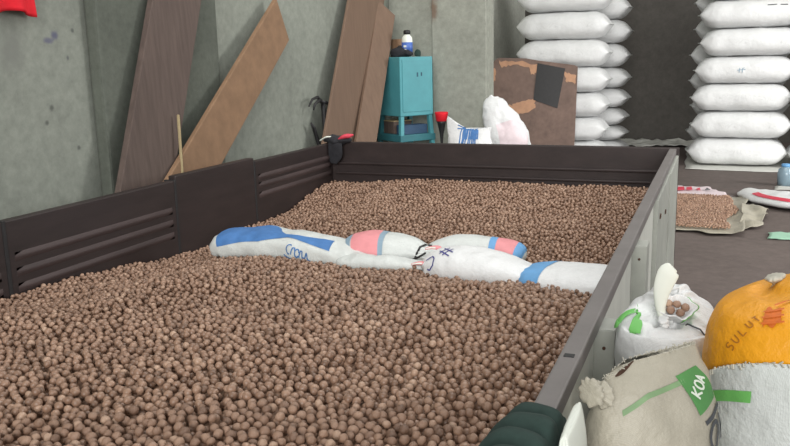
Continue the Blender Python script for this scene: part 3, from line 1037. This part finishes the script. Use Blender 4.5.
nu, nv = 70, 60
vs = []
for i in range(nu + 1):
    y = 0.34 + 0.625 * i / nu
    for j in range(nv + 1):
        s = j / nv * 2 - 1                                  # -1: in the bed, +1: outside
        prof = [(-0.075, 0.640), (-0.062, 0.685), (-0.035, 0.735), (-0.008, 0.760), (0.020, 0.766), (0.045, 0.760), (0.052, 0.73), (0.053, 0.65), (0.054, 0.56)]
        q = catmull(np.array([(a, 0, b_, 0, 0) for a, b_ in prof]), j / nv)
        e = max(0.0, 1 - (0.965 - y) / 0.07)                  # rolled front hem
        shr = 1 - 0.45 * max(0.0, (y - 0.72) / 0.28) ** 1.5
        x = q[0] * (shr if q[0] < 0 else 1)
        fold = 0.018 * abs(math.sin((y + 0.05 * s * s + 0.02 * s) * 62)) ** 0.7 * (1 - 0.3 * e) + 0.006 * noise.noise(Vector((x * 18, y * 14, 2)))
        z = q[2] + (fold if s < 0.3 else fold * 0.4) - 0.018 * e * e
        if x < -0.012:
            z = max(z, heap_z(x, y) + 0.014)
        vs.append((x + (0.006 * math.sin(y * 60) if s > 0.4 else 0), y + 0.02 * (1 - s * s), z))
fs = [[i * (nv + 1) + j, i * (nv + 1) + j + 1, (i + 1) * (nv + 1) + j + 1, (i + 1) * (nv + 1) + j] for i in range(nu) for j in range(nv)]
o = obj('folded_cloth', vs, fs, M['green_cloth'], None, (0.0, 0.7, 0.74))
md = o.modifiers.new('thickness', 'SOLIDIFY')
md.thickness = 0.004
md.offset = 1
tag(o, 'dark green cloth draped in folds over the near end of the rail', 'cloth')

# ------------------------------------------------------------------ boards leaning on the left wall
def board(name, label, p, q, wdir, w, th, mat, cat='plank', group=None, edge=None):
    """p, q: middle of the foot and of the head"""
    t = MB().beam(p, q, wdir, w, th, 0.004).build(name, mat, None, p)
    tag(t, label, cat, group)
    return t


def extend(p, q, z):
    p, q = Vector(p), Vector(q)
    k = (z - p.z) / (q.z - p.z)
    return p + (q - p) * k


# (axis points read at two heights, carried down to the floor)
a, b = (-2.012, 2.735, 0.718), (-2.054, 3.095, 1.49)
board('wooden_plank', 'wide dark weathered plank leaning against the left wall', extend(a, b, 0.012), extend(a, b, 1.62), (0, 1, 0), 0.315, 0.03, M['wood_dark'], group='boards leaning on the left wall')
a, b = (-1.985, 3.045, 0.73), (-2.075, 4.06, 1.425)
lo = extend(a, b, 0.10)
pl = MB()
z = (Vector(b) - Vector(a)).normalized()
x = (Vector((0, 1, -0.9)) - z * Vector((0, 1, -0.9)).dot(z)).normalized()
n_ = z.cross(x)
w2, th = 0.122, 0.024
foot, top_ = lo, Vector(b)
pts = [foot - x * w2, foot + x * w2, top_ + x * w2 - z * 0.005, top_ - x * w2 + z * 0.03]
vs = [p - n_ * th / 2 for p in pts] + [p + n_ * th / 2 for p in pts]
fs = [[0, 1, 2, 3], [7, 6, 5, 4], [0, 4, 5, 1], [1, 5, 6, 2], [2, 6, 7, 3], [3, 7, 4, 0]]
zmin = min(v.z for v in vs)
o = obj('wooden_plank', vs, fs, M['wood_tan'], None, lo, False)
tag(o, 'tan plank with a slanted end leaning steeply to the right against the wall', 'plank', 'boards leaning on the left wall')
md = o.modifiers.new('bevel', 'BEVEL'); md.width = 0.004; md.segments = 2
o.location.z -= zmin
TAN_DROP = zmin
a, b = (-1.965, 2.925, 0.73), (-1.985, 2.955, 0.99)
board('wooden_stick', 'thin pale wooden stick standing between the dark plank and the tan plank', extend(a, b, 0.012), b, (0, 1, 0), 0.011, 0.011, M['wood_pale'], 'stick')
a, b = (-2.03, 4.71, 0.70), (-2.085, 5.29, 1.605)
board('plywood_sheet', 'tall brown plywood sheet leaning in the far left corner', extend(a, b, 0.012), extend(a, b, 1.85), (0, 1, 0), 0.50, 0.018, M['wood_brown'], 'board', 'boards leaning on the left wall')
a, b = (-1.965, 4.93, 0.68), (-2.055, 5.56, 1.55)
t = board('plywood_sheet', 'narrower pale-edged board leaning in front of the tall plywood sheet', extend(a, b, 0.012), extend(a, b, 1.56), (0.25, 1, 0), 0.19, 0.022, M['wood_brown'], 'board', 'boards leaning on the left wall')

# black forked tool against the wall
t = thing('garden_fork', (-2.06, 4.58, 0.0), 'black forked tool with curved prongs leaning beside the tall plywood sheet', 'tool')
MB().tube([(-2.03, 4.76, 0.0), (-2.05, 4.70, 0.70), (-2.09, 4.57, 0.92)], 0.012, 10).build('handle', M['black'], t, smooth=True)
MB().tube([(-2.05, 4.50, 0.0), (-2.07, 4.55, 0.70), (-2.09, 4.57, 0.94)], 0.014, 10).build('handle', M['black'], t, smooth=True)
for d in ([(-2.09, 4.57, 0.94), (-2.09, 4.50, 0.985), (-2.09, 4.43, 0.975), (-2.09, 4.38, 0.935)], [(-2.09, 4.57, 0.94), (-2.08, 4.50, 0.965), (-2.08, 4.44, 0.945), (-2.08, 4.42, 0.91)],
          [(-2.09, 4.54, 0.955), (-2.08, 4.62, 0.94), (-2.07, 4.69, 0.895)]):
    MB().tube(d, [0.011, 0.010, 0.008, 0.005][:len(d)], 8).build('prong', M['black'], t, smooth=True)
t = tag(MB().tube([(-2.08, 4.50, 0.0), (-2.09, 4.50, 0.68), (-2.10, 4.45, 0.80), (-2.10, 4.42, 0.83)], [0.012, 0.014, 0.012, 0.006], 10).build('metal_hook', M['black'], None, (-2.08, 4.50, 0.0), True),
        'short dark hooked rod standing left of the black forked tool', 'rod')

# rag knotted over the far left corner of the bed
t = thing('rag', (-1.76, 4.09, 0.74), 'black rag with a pink strip draped over the far left corner of the bed', 'rag')
L = Loft([(-1.85, 4.09, 0.762, 0.012, 0.008), (-1.82, 4.09, 0.772, 0.04, 0.018), (-1.77, 4.085, 0.765, 0.05, 0.028), (-1.72, 4.08, 0.768, 0.045, 0.022), (-1.68, 4.085, 0.768, 0.015, 0.008)], Y_, 2.0, lump=0.012, lump_scale=30, seed=3)
L.body('rag_bundle', M['black_cloth'], t, 26, 32)
L = Loft([(-1.75, 4.055, 0.775, 0.03, 0.012), (-1.76, 4.045, 0.74, 0.045, 0.014), (-1.77, 4.05, 0.68, 0.045, 0.012), (-1.775, 4.05, 0.64, 0.02, 0.008)], X_, 2.0, lump=0.008, lump_scale=30, seed=6)
L.body('hanging_end', M['black_cloth'], t, 20, 24)
L = Loft([(-1.74, 4.05, 0.775, 0.010, 0.006), (-1.71, 4.05, 0.79, 0.016, 0.012), (-1.68, 4.055, 0.795, 0.014, 0.012), (-1.655, 4.06, 0.80, 0.006, 0.005)], Y_, 2.0, lump=0.006, lump_scale=50, seed=9)
L.body('pink_strip', M['red_print'], t, 16, 20)
L = Loft([(-1.86, 4.06, 0.765, 0.008, 0.004), (-1.82, 4.055, 0.785, 0.012, 0.005), (-1.79, 4.055, 0.788, 0.006, 0.004)], Y_, 2.0, lump=0.003, lump_scale=50, seed=2)
L.body('white_scrap', M['plastic_white'], t, 12, 16)

# red garment hanging on the left wall
nu, nv = 40, 30
vs = []
for i in range(nu + 1):
    y = 1.98 + 0.365 * i / nu
    for j in range(nv + 1):
        zz = 1.396 + 0.36 * j / nv + 0.010 * math.sin(y * 26) * (1 - j / nv)
        vs.append((-2.118 + 0.014 * math.sin(y * 48 + 2 * noise.noise(Vector((y * 5, zz * 4, 0)))) * (1.0 - 0.5 * j / nv), y - 0.02 * (j / nv), zz))
fs = [[i * (nv + 1) + j, i * (nv + 1) + j + 1, (i + 1) * (nv + 1) + j + 1, (i + 1) * (nv + 1) + j] for i in range(nu) for j in range(nv)]
o = obj('hanging_cloth', vs, fs, M['red'], None, (-2.12, 2.18, 1.75))
md = o.modifiers.new('thickness', 'SOLIDIFY'); md.thickness = 0.006
tag(o, 'bright red cloth hanging on the left wall at the top corner', 'cloth')

# ------------------------------------------------------------------ teal cabinet in the far left corner and what stands on it
before = set(COL.objects)
cab = thing('metal_cabinet', (-1.875, 5.42, 0.0), 'small teal metal cabinet on legs in front of the back wall', 'cabinet')
Rz = Matrix.Translation((-1.875, 5.44, 0)) @ Matrix.Rotation(math.radians(-34), 4, 'Z')
hw = 0.144
MB().box((-hw, -hw, 0.80), (hw, hw, 1.215), 0.006, Rz).build('cabinet_body', M['teal'], cab)
MB().box((hw - 0.002, -hw + 0.02, 0.83), (hw + 0.004, hw - 0.02, 1.195), 0.003, Rz).build('door', M['teal'], cab)
sc_ = MB()
for (yy, zz, l_) in ((0.0, 1.075, 0.030), (0.035, 1.08, 0.025)):
    sc_.box((hw + 0.0035, yy, zz), (hw + 0.0048, yy + 0.012, zz + l_), 0.0003, Rz)
sc_.build('scrape_marks', M['scrape'], cab)
for sx in (-1, 1):
    for sy in (-1, 1):
        m = MB()
        p = Rz @ Vector((sx * (hw - 0.02), sy * (hw - 0.02), 0.80))
        q = Rz @ Vector((sx * (hw + 0.03), sy * (hw + 0.03), 0.0))
        m.beam(p, q, Rz.to_3x3() @ Vector((1, 0, 0)), 0.03, 0.03, 0.003)
        m.build('leg', M['teal_dark'] if sx < 0 else M['teal'], cab)  # shaded teal on the left legs, lit teal on the right
m = MB()
for s in (-1, 1):
    m.box((-hw - 0.01, s * hw - 0.012, 0.62), (hw + 0.01, s * hw + 0.012, 0.665), 0.003, Rz)
    m.box((s * hw - 0.012, -hw - 0.01, 0.62), (s * hw + 0.012, hw + 0.01, 0.665), 0.003, Rz)
m.build('brace', M['teal_dark'], cab)
MB().box((-hw, -hw, 0.655), (hw, hw, 0.668), 0.002, Rz).build('shelf', M['teal_dark'], cab)
t = thing('crate', (-1.875, 5.44, 0.669), 'dark brown box on the shelf under the teal cabinet', 'box')
MB().box((-0.11, -0.12, 0.669), (0.02, 0.04, 0.755), 0.004, Rz).build('box_body', M['wood_dark'], t)
MB().box((-0.112, -0.122, 0.756), (0.022, 0.042, 0.764), 0.002, Rz).build('box_rim', M['wood_pale'], t)
t = thing('crate', (-1.825, 5.46, 0.669), 'navy plastic crate on the shelf under the teal cabinet', 'crate')
m = MB()
m.box((0.04, -0.11, 0.669), (0.13, 0.10, 0.685), 0.003, Rz)
for (x0, y0, x1, y1) in ((0.04, -0.11, 0.046, 0.10), (0.124, -0.11, 0.13, 0.10), (0.04, -0.11, 0.13, -0.104), (0.04, 0.094, 0.13, 0.10)):
    m.box((x0, y0, 0.685), (x1, y1, 0.735), 0.001, Rz)
m.build('crate_body', M['navy'], t)
t = thing('bottle', (-1.820, 5.40, 1.216), 'white bottle with a blue label and dark cap on the teal cabinet', 'bottle')
bc = (-1.837, 5.40, 1.2165)
MB().lathe(bc, [(0.030, 0), (0.038, 0.006), (0.039, 0.11), (0.036, 0.135), (0.022, 0.150), (0.020, 0.155)], 28).build('bottle_body', M['plastic_white'], t, smooth=True)
MB().lathe(bc, [(0.0395, 0.03), (0.0396, 0.03), (0.0396, 0.10), (0.0395, 0.10)], 28).build('blue_label', M['bottle_blue'], t, smooth=True)
MB().lathe(bc, [(0.019, 0.154), (0.025, 0.156), (0.025, 0.178), (0.018, 0.185)], 20).build('cap', M['black'], t, smooth=True)
m = MB()
for zz in (0.05, 0.075):
    m.box((bc[0] - 0.012, bc[1] - 0.0408, bc[2] + zz - 0.01), (bc[0] + 0.008, bc[1] - 0.0388, bc[2] + zz + 0.004), 0.0004)
m.build('label_mark', M['plastic_white'], t)
t = thing('wooden_box', (-2.005, 5.45, 1.216), 'small open wooden box at the left of the cabinet top', 'box')
Rb = Matrix.Translation((-1.935, 5.47, 1.2165)) @ Matrix.Rotation(math.radians(-30), 4, 'Z')
m = MB()
m.box((-0.04, -0.035, 0), (0.04, 0.035, 0.006), 0.001, Rb)
for (x0, y0, x1, y1) in ((-0.04, -0.035, -0.034, 0.035), (0.034, -0.035, 0.04, 0.035), (-0.034, -0.035, 0.034, -0.029), (-0.034, 0.029, 0.034, 0.035)):
    m.box((x0, y0, 0.006), (x1, y1, 0.125), 0.001, Rb)
m.build('box_body', M['wood_tan'], t)
t = thing('black_bag', (-1.835, 5.35, 1.2165), 'limp black cloth bundle lying along the cabinet top', 'cloth')
L = Loft([(-1.960, 5.40, 1.228, 0.01, 0.01), (-1.935, 5.395, 1.24, 0.040, 0.030), (-1.885, 5.385, 1.248, 0.050, 0.042), (-1.835, 5.372, 1.24, 0.04, 0.024), (-1.810, 5.36, 1.238, 0.03, 0.022), (-1.780, 5.345, 1.232, 0.01, 0.01)], Y_, 2.0, lump=0.010, lump_scale=26, seed=17)
L.body('cloth_bundle', M['black_cloth'], t, 36, 36)
t = thing('green_packet', (-1.775, 5.40, 1.2165), 'little dark green packet at the right end of the cabinet top', 'packet')
L = Loft([(-1.775, 5.44, 1.217, 0.02, 0.015), (-1.773, 5.44, 1.235, 0.024, 0.017), (-1.769, 5.44, 1.258, 0.018, 0.01), (-1.767, 5.44, 1.266, 0.004, 0.003)], X_, 2.2, lump=0.005, lump_scale=50, seed=5)
L.body('packet_body', M['green_cloth'], t, 14, 20)

for o in set(COL.objects) - before:                     # clear of the leaning boards
    if o.parent is None:
        o.location += Vector((-0.043, 0.12, 0.0))

# red topped tool standing against the back pillar
t = thing('feather_duster', (-1.53, 5.55, 0.0), 'black tapering stand with a red cup-shaped top in front of the pale pillar', 'tool')
c0 = (-1.655, 5.60, 0.0)
MB().lathe(c0, [(0.055, 0), (0.05, 0.02), (0.010, 0.03), (0.009, 0.60), (0.014, 0.66), (0.030, 0.735), (0.036, 0.752)], 20).build('black_stem', M['black'], t, smooth=True)
MB().lathe(c0, [(0.034, 0.750), (0.040, 0.758), (0.047, 0.80), (0.049, 0.815), (0.044, 0.818), (0.030, 0.80)], 24).build('red_cup', M['red'], t, smooth=True)

# ------------------------------------------------------------------ sacks and board behind the headboard
def standing(label, st, mat, seed, side=X_, group='sacks behind the headboard', **kw):
    c = st[0]
    t = thing('sack', (c[0], c[1], 0.0), label, 'sack', group)
    L = Loft(st, side, seed=seed, **kw)
    L.body('sack_body', mat, t, 56, 56)
    return t, L


t, L = standing('small white sack with a blue scribble print and pointed corners behind the headboard',
                [(-1.325, 5.2, 0.0, 0.13, 0.08), (-1.325, 5.2, 0.03, 0.155, 0.10), (-1.325, 5.2, 0.30, 0.165, 0.11), (-1.325, 5.2, 0.55, 0.16, 0.09), (-1.325, 5.2, 0.68, 0.15, 0.05), (-1.33, 5.2, 0.735, 0.152, 0.018), (-1.33, 5.2, 0.745, 0.155, 0.006)],
                M['sack'], 51, lump=0.012, lump_scale=10, power=2.4)
_c51 = L.__class__


class Eared(Loft):
    def __call__(self, u, v):
        p = _call(self, u, v)
        if u > 0.8:
            s = (p.x + 1.325) / 0.15
            p.z += (u - 0.8) / 0.2 * (0.035 * abs(s) ** 2 - 0.018 - 0.012 * s)
        return p


L.__class__ = Eared
bpy.data.objects.remove(t.children[0])
L.body('sack_body', M['sack'], t, 56, 56)
f = L.frame(0.82, 0.755, **UV_V, ang=0.0)
rr = random.Random(12)
scr = []
for k in range(9):
    a0 = -0.075 + 0.016 * k
    scr.append([(a0, -0.05 + rr.uniform(-0.01, 0.01)), (a0 + 0.02, rr.uniform(-0.01, 0.02)), (a0 + 0.045, 0.02 + rr.uniform(-0.02, 0.02)), (a0 + 0.03, -0.03)])
for k in range(3):
    scr.append([(-0.11, 0.045 - 0.018 * k), (-0.05, 0.042 - 0.016 * k), (0.03, 0.020 - 0.014 * k), (0.075, -0.01 - 0.02 * k)])
L.strokes('blue_print', M['blue'], t, [[f(*q) for q in s] for s in scr], 0.008, 0.003)

t, L = standing('slumped white sack with a pale pink lower print in front of the brown board',
                [(-1.185, 5.65, 0.0, 0.15, 0.10), (-1.185, 5.65, 0.03, 0.185, 0.13), (-1.185, 5.65, 0.35, 0.19, 0.14), (-1.190, 5.65, 0.60, 0.17, 0.12), (-1.220, 5.65, 0.72, 0.135, 0.10), (-1.255, 5.65, 0.82, 0.105, 0.08), (-1.280, 5.65, 0.89, 0.075, 0.05), (-1.285, 5.65, 0.92, 0.04, 0.02), (-1.285, 5.65, 0.925, 0.01, 0.008)],
                M['sack'], 52, lump=0.018, lump_scale=9, power=2.3)
L.patch('pale_pink_print', M['pink_pale'], t, lambda s, q: (0.36 + 0.16 * s, 0.74 + 0.22 * q), 12, 24)

brd = thing('board', (-1.72, 8.6, 0.0), 'large brown board with peeled tan patches and a black square, leaning on the sack stack', 'board')
Pb, Qb = Vector((-1.66, 8.60, 0.006)), Vector((-1.68, 8.875, 1.13))
zb = (Qb - Pb).normalized()
xb = (Vector((1, 0.12, 0)) - zb * zb.x).normalized()
nb = zb.cross(xb)
LB = (Qb - Pb).length


def onb(a, b, o=0.0):
    """a: -0.5..0.5 across, b: 0..1 up"""
    return Pb + xb * (a * 0.93) + zb * (b * LB) - nb * 0 + (-nb if nb.y > 0 else nb) * (0.008 + o)


m = MB()
outline = [(-0.5, 0.0), (0.5, 0.0), (0.5, 0.94), (0.46, 0.955), (0.05, 1.01), (-0.1, 1.035), (-0.3, 1.045), (-0.42, 1.05), (-0.46, 1.03), (-0.5, 0.98)]
k = len(outline)
front = [onb(a, b) for a, b in outline]
back = [onb(a, b, -0.016) for a, b in outline]
m.add(front + back, [list(range(k)), list(range(k, 2 * k))[::-1]] + [[i, (i + 1) % k, k + (i + 1) % k, k + i] for i in range(k)])
m.build('board_sheet', M['board'], brd)


def flat(name, mat, pts, o):
    f_ = [onb(a, b, o) for a, b in pts]
    g_ = [onb(a, b, o - 0.002) for a, b in pts]
    k = len(pts)
    return obj(name, f_ + g_, [list(range(k)), list(range(k, 2 * k))[::-1]] + [[i, (i + 1) % k, k + (i + 1) % k, k + i] for i in range(k)], mat, brd, smooth=False)


# tan bare layers: ragged outlines
def ragged(pts, amp, seed):
    r = random.Random(seed)
    out = []
    for (p, q) in zip(pts, pts[1:] + pts[:1]):
        for i in range(6):
            s = i / 6
            out.append((p[0] + (q[0] - p[0]) * s + r.uniform(-amp, amp), p[1] + (q[1] - p[1]) * s + r.uniform(-amp, amp)))
    return out


flat('peeled_patch', M['peel'], ragged([(-0.47, 0.58), (-0.30, 0.58), (-0.18, 0.62), (0.03, 0.66), (0.03, 0.56), (-0.05, 0.52), (-0.22, 0.50), (-0.34, 0.43), (-0.38, 0.52)], 0.012, 1), 0.003)
flat('peeled_patch', M['peel'], ragged([(-0.42, 1.02), (-0.18, 1.01), (0.05, 0.97), (0.06, 0.89), (-0.03, 0.88), (-0.06, 0.95), (-0.22, 0.98), (-0.38, 0.96)], 0.010, 2), 0.003)
flat('peeled_patch', M['peel'], ragged([(0.34, 0.90), (0.48, 0.86), (0.48, 0.78), (0.38, 0.80)], 0.01, 3), 0.003)
flat('peeled_patch', M['peel'], ragged([(-0.49, 0.95), (-0.44, 0.95), (-0.45, 0.84), (-0.49, 0.80)], 0.008, 4), 0.003)
flat('black_square', M['black'], [(0.04, 0.985), (0.36, 0.925), (0.29, 0.555), (0.01, 0.64)], 0.007)

# ------------------------------------------------------------------ the stacks of white sacks at the rear
def pillow(seed, half=0.5):
    """stack sack lying along x, sewn ends drawn out to points; unit: half length 0.5, half height 0.14"""
    t = thing('sack', (0, 0, 0), 'white woven sack', 'sack')
    st = [(-half, 0, 0.0, 0.20, 0.004), (-half + 0.025, 0, 0.0, 0.225, 0.048), (-half + 0.08, 0, 0.0, 0.25, 0.108), (-half + 0.17, 0, 0.0, 0.27, 0.136), (-0.15, 0, 0.0, 0.275, 0.139), (0.15, 0, 0.0, 0.275, 0.139),
          (half - 0.17, 0, 0.0, 0.27, 0.136), (half - 0.08, 0, 0.0, 0.25, 0.108), (half - 0.025, 0, 0.0, 0.225, 0.048), (half, 0, 0.0, 0.20, 0.004)]
    L = Loft(st, Y_, 2.9, lump=0.010, lump_scale=6, seed=seed)
    L.body('sack_body', M['sack'], t, 56, 56)
    for s in (-1, 1):
        e = Loft([(s * (half - 0.008), -0.19, 0.0, 0.012, 0.004), (s * (half + 0.012), 0.0, 0.0, 0.016, 0.004), (s * (half - 0.008), 0.19, 0.0, 0.012, 0.004)], X_, 2.2, lump=0.004, lump_scale=30, seed=seed + 3)
        e.body('sewn_end', M['sack_cool'], t, 14, 10)
    return t, L


protos = [pillow(60 + k) for k in range(4)]
# faint marks on two of the sacks
t, L = protos[1]
f = L.frame(0.62, 0.44, **UV_H)
L.strokes('faint_print', M['ink_dark'], t, [[f(-0.10, 0), f(-0.03, 0.003)], [f(0.0, 0.0), f(0.08, -0.003)]], 0.010)
t, L = protos[3]
f = L.frame(0.48, 0.5, **UV_H)
L.strokes('faint_print', M['blue_grey'], t, [[f(0.0, -0.03), f(0.005, 0.03)], [f(0.03, -0.03), f(0.03, 0.02), f(0.05, 0.03)], [f(-0.02, 0.0), f(0.06, 0.005)]], 0.008)
ORD = ['lowest', 'second from the bottom', 'third from the bottom', 'fourth from the bottom', 'fifth from the bottom', 'sixth from the bottom', 'seventh from the bottom', 'eighth from the bottom', 'ninth from the bottom']
used = [False] * 4


def stack(rows, x, y, group, tmpl, pattern, sx=1.0, jit=0.02, seed=1, rz=0.0, lean=0.0):
    """rows: heights of the joints from the floor up"""
    r = random.Random(seed)
    for k, (z0, z1) in enumerate(zip(rows[:-1], rows[1:])):
        q = pattern[k % len(pattern)]
        p = protos[q][0]
        if used[q]:
            p = copy_tree(p)
        used[q] = True
        p.location = (x + lean * k + r.uniform(-jit, jit), y + r.uniform(-jit, jit), (z0 + z1) / 2)
        p.rotation_euler = (0, 0, rz + r.uniform(-0.03, 0.03))
        p.scale = (sx, 1.0, (z1 - z0) / 0.278)
        tag(p, tmpl % ORD[k], 'sack', group)


def even(z0, d, n):
    return [z0 + d * i for i in range(n + 1)]


stack(even(0.012, 0.283, 7), 0.415, 9.36, 'front stack of white sacks at the right', 'bright white sack, %s in the right-hand front stack', (0, 2, 0, 3, 2, 1, 0), seed=3, lean=0.012, sx=0.97)
stack([0.012, 0.17] + even(0.453, 0.283, 5), 0.40, 10.02, 'rear stack of white sacks at the right', 'grey-white sack tip, %s in the stack behind the right-hand one', (2, 0), seed=4)
stack(even(0.012, 0.283, 7), 1.385, 9.30, 'white sacks at the right edge', 'white sack cut by the right edge, %s in its stack', (0, 2), seed=5)
stack([0.012, 0.26, 0.52, 0.79, 1.065, 1.36, 1.655, 1.95], -1.42, 9.22, 'front stack of white sacks at the left', 'white sack, %s in the left-hand front stack behind the board', (2, 0, 2, 0, 0, 2), seed=6, jit=0.012)
stack([0.012, 0.19, 0.365, 0.575, 0.80, 1.04, 1.315, 1.585, 1.85, 2.1], -1.28, 9.98, 'rear stack of white sacks at the left', 'white sack with its pointed end showing, %s in the left-hand rear stack', (0, 2, 2, 0), seed=7)


# ------------------------------------------------------------------ sheets and things lying on the floor
def sheet(name, label, cat, outline, z, mat, seed, wr=0.012, n=26, group=None, th=0.003, lift=None):
    """a crumpled cloth with the given outline (four corner curves blended)"""
    (ax, ay), (bx2, by2), (cx, cy), (dx, dy) = outline
    vs = []
    for i in range(n + 1):
        for j in range(n + 1):
            s, q = i / n, j / n
            wob = 0.03 * noise.noise(Vector((s * 4 + seed, q * 4, seed * 1.7)))
            x = (ax * (1 - s) + bx2 * s) * (1 - q) + (dx * (1 - s) + cx * s) * q + wob
            y = (ay * (1 - s) + by2 * s) * (1 - q) + (dy * (1 - s) + cy * s) * q + wob * 1.6
            zz = z + wr * (0.7 + noise.noise(Vector((x * 9, y * 6, seed)))) * 0.8
            if lift:
                zz += lift(s, q)
            vs.append((x, y, max(zz, z)))
    fs = [[i * (n + 1) + j, (i + 1) * (n + 1) + j, (i + 1) * (n + 1) + j + 1, i * (n + 1) + j + 1] for i in range(n) for j in range(n)]
    o = obj(name, vs, fs, mat, None, (ax, ay, z))
    md = o.modifiers.new('thickness', 'SOLIDIFY'); md.thickness = th; md.offset = -1 if False else 1
    return tag(o, label, cat, group), vs


sheet('ground_sheet', 'white ground sheet under the right-hand stacks of sacks', 'sheet', [(-0.10, 8.88), (1.9, 8.80), (1.9, 10.4), (-0.12, 10.4)], 0.001, M['paper'], 1, 0.004)
sheet('ground_sheet', 'crumpled white sheet on the floor at the foot of the dark rear wall', 'sheet', [(-0.95, 10.75), (-0.10, 10.9), (0.0, 11.6), (-1.15, 11.6)], 0.002, M['paper'], 2, 0.05)

mat_o, mv = sheet('drying_sack', 'opened white sack on the floor with small nuts spread on it', 'sack', [(-0.10, 5.72), (0.40, 5.62), (0.47, 7.22), (-0.12, 7.18)], 0.002, M['sack_cream'], 3, 0.006,
                  lift=lambda s, q: 0.03 * max(0, (s - 0.85) / 0.15) + 0.015 * max(0, (0.08 - q) / 0.08))
P, R = [], []
for x, y in scatter(-0.09, 0.42, 5.80, 7.12, NR * 2.0, 77):
    s = (y - 5.8) / 1.32
    if x > 0.30 + 0.10 * s + 0.03 * math.sin(y * 9) or (y > 6.9 and x > 0.30 - (y - 6.9) * 0.1 + 0.05):
        continue
    for lay in range(2):
        P.append((x + lay * 0.006, y + lay * 0.004, 0.022 + lay * 0.008 + random.uniform(0, 0.006)))
        R.append(NR * random.uniform(0.85, 1.05))
o = nuts_mesh('drying_nuts', np.array(P), np.array(R), 1)
o.data.materials[0] = M['nut_dry']
tag(o, 'pale brown nuts spread thin on the opened sack on the floor', 'nuts', kind='stuff')
sheet('plastic_sheet', 'loose crumpled white plastic at the right end of the spread nuts', 'plastic', [(0.37, 5.80), (0.52, 5.95), (0.60, 6.62), (0.42, 6.72)], 0.006, M['sack_cream'], 5, 0.05)
o, _ = sheet('flat_sack', 'flat empty pale sack with red print lying beyond the spread nuts', 'sack', [(-0.10, 7.30), (0.35, 7.24), (0.16, 7.66), (-0.12, 7.70)], 0.003, M['pink_pale'], 6, 0.01)


def floor_print(name, mat, parent, quads, z):
    vs, fs = [], []
    for q in quads:
        k = len(vs)
        vs += [(x, y, z) for x, y in q] + [(x, y, z - 0.002) for x, y in q]
        n = len(q)
        fs += [[k + i for i in range(n)], [k + n + i for i in range(n)][::-1]] + [[k + i, k + (i + 1) % n, k + n + (i + 1) % n, k + n + i] for i in range(n)]
    return obj(name, vs, fs, mat, parent, smooth=False)


floor_print('red_print', M['red_print'], o, [[(-0.09, 7.36), (-0.03, 7.38), (-0.04, 7.56), (-0.09, 7.54)], [(-0.015, 7.40), (0.035, 7.42), (0.02, 7.58), (-0.02, 7.52)], [(0.06, 7.44), (0.10, 7.40), (0.09, 7.54)]], 0.026)
floor_print('grey_print', M['ink_dark'], o, [[(0.135, 7.42), (0.18, 7.44), (0.15, 7.54)]], 0.026)
# rumpled white sack with a red stripe at the right
t = thing('sack', (0.72, 7.05, 0.0), 'rumpled white sack with a red stripe lying on the floor at the right edge', 'sack')
L = Loft([(0.43, 7.42, 0.016, 0.05, 0.010), (0.47, 7.36, 0.03, 0.09, 0.024), (0.58, 7.16, 0.04, 0.16, 0.034), (0.72, 6.95, 0.05, 0.23, 0.045), (0.92, 6.84, 0.055, 0.26, 0.05), (1.10, 6.82, 0.05, 0.24, 0.045), (1.2, 6.82, 0.04, 0.12, 0.03)],
         Y_, 2.3, lump=0.02, lump_scale=8, seed=71)
L.body('sack_body', M['sack'], t, 50, 48)
L.patch('red_stripe', M['red_print'], t, lambda s, q: (0.36 + 0.42 * s, 0.30 + 0.06 * q + 0.13 * s), 26, 8, 0.004)
# pale green strip, clear container
sheet('plastic_strip', 'pale mint green plastic strip on the floor at the right edge', 'plastic', [(0.565, 5.62), (0.85, 5.66), (0.86, 5.92), (0.56, 5.80)], 0.003, M['mint'], 8, 0.008, 14)
t = thing('clear_jar', (0.82, 8.0, 0.0), 'clear bluish plastic container standing on the floor by the right-hand sacks', 'container')
MB().lathe((0.80, 7.97, 0.0), [(0.045, 0.001), (0.065, 0.004), (0.07, 0.10), (0.062, 0.15), (0.04, 0.17), (0.035, 0.19), (0.032, 0.19), (0.036, 0.165), (0.058, 0.145), (0.066, 0.10), (0.061, 0.01)], 24).build('jar_body', M['clear'], t, smooth=True)
MB().lathe((0.80, 7.97, 0.0), [(0.037, 0.172), (0.041, 0.174), (0.041, 0.195), (0.034, 0.199)], 20).build('lid', M['blue_light'], t, smooth=True)
sheet('paper_sheet', 'white sheet of paper under the clear container on the floor', 'paper', [(0.70, 7.72), (1.1, 7.70), (1.15, 7.88), (0.72, 7.90)], 0.001, M['paper'], 9, 0.004, 12)
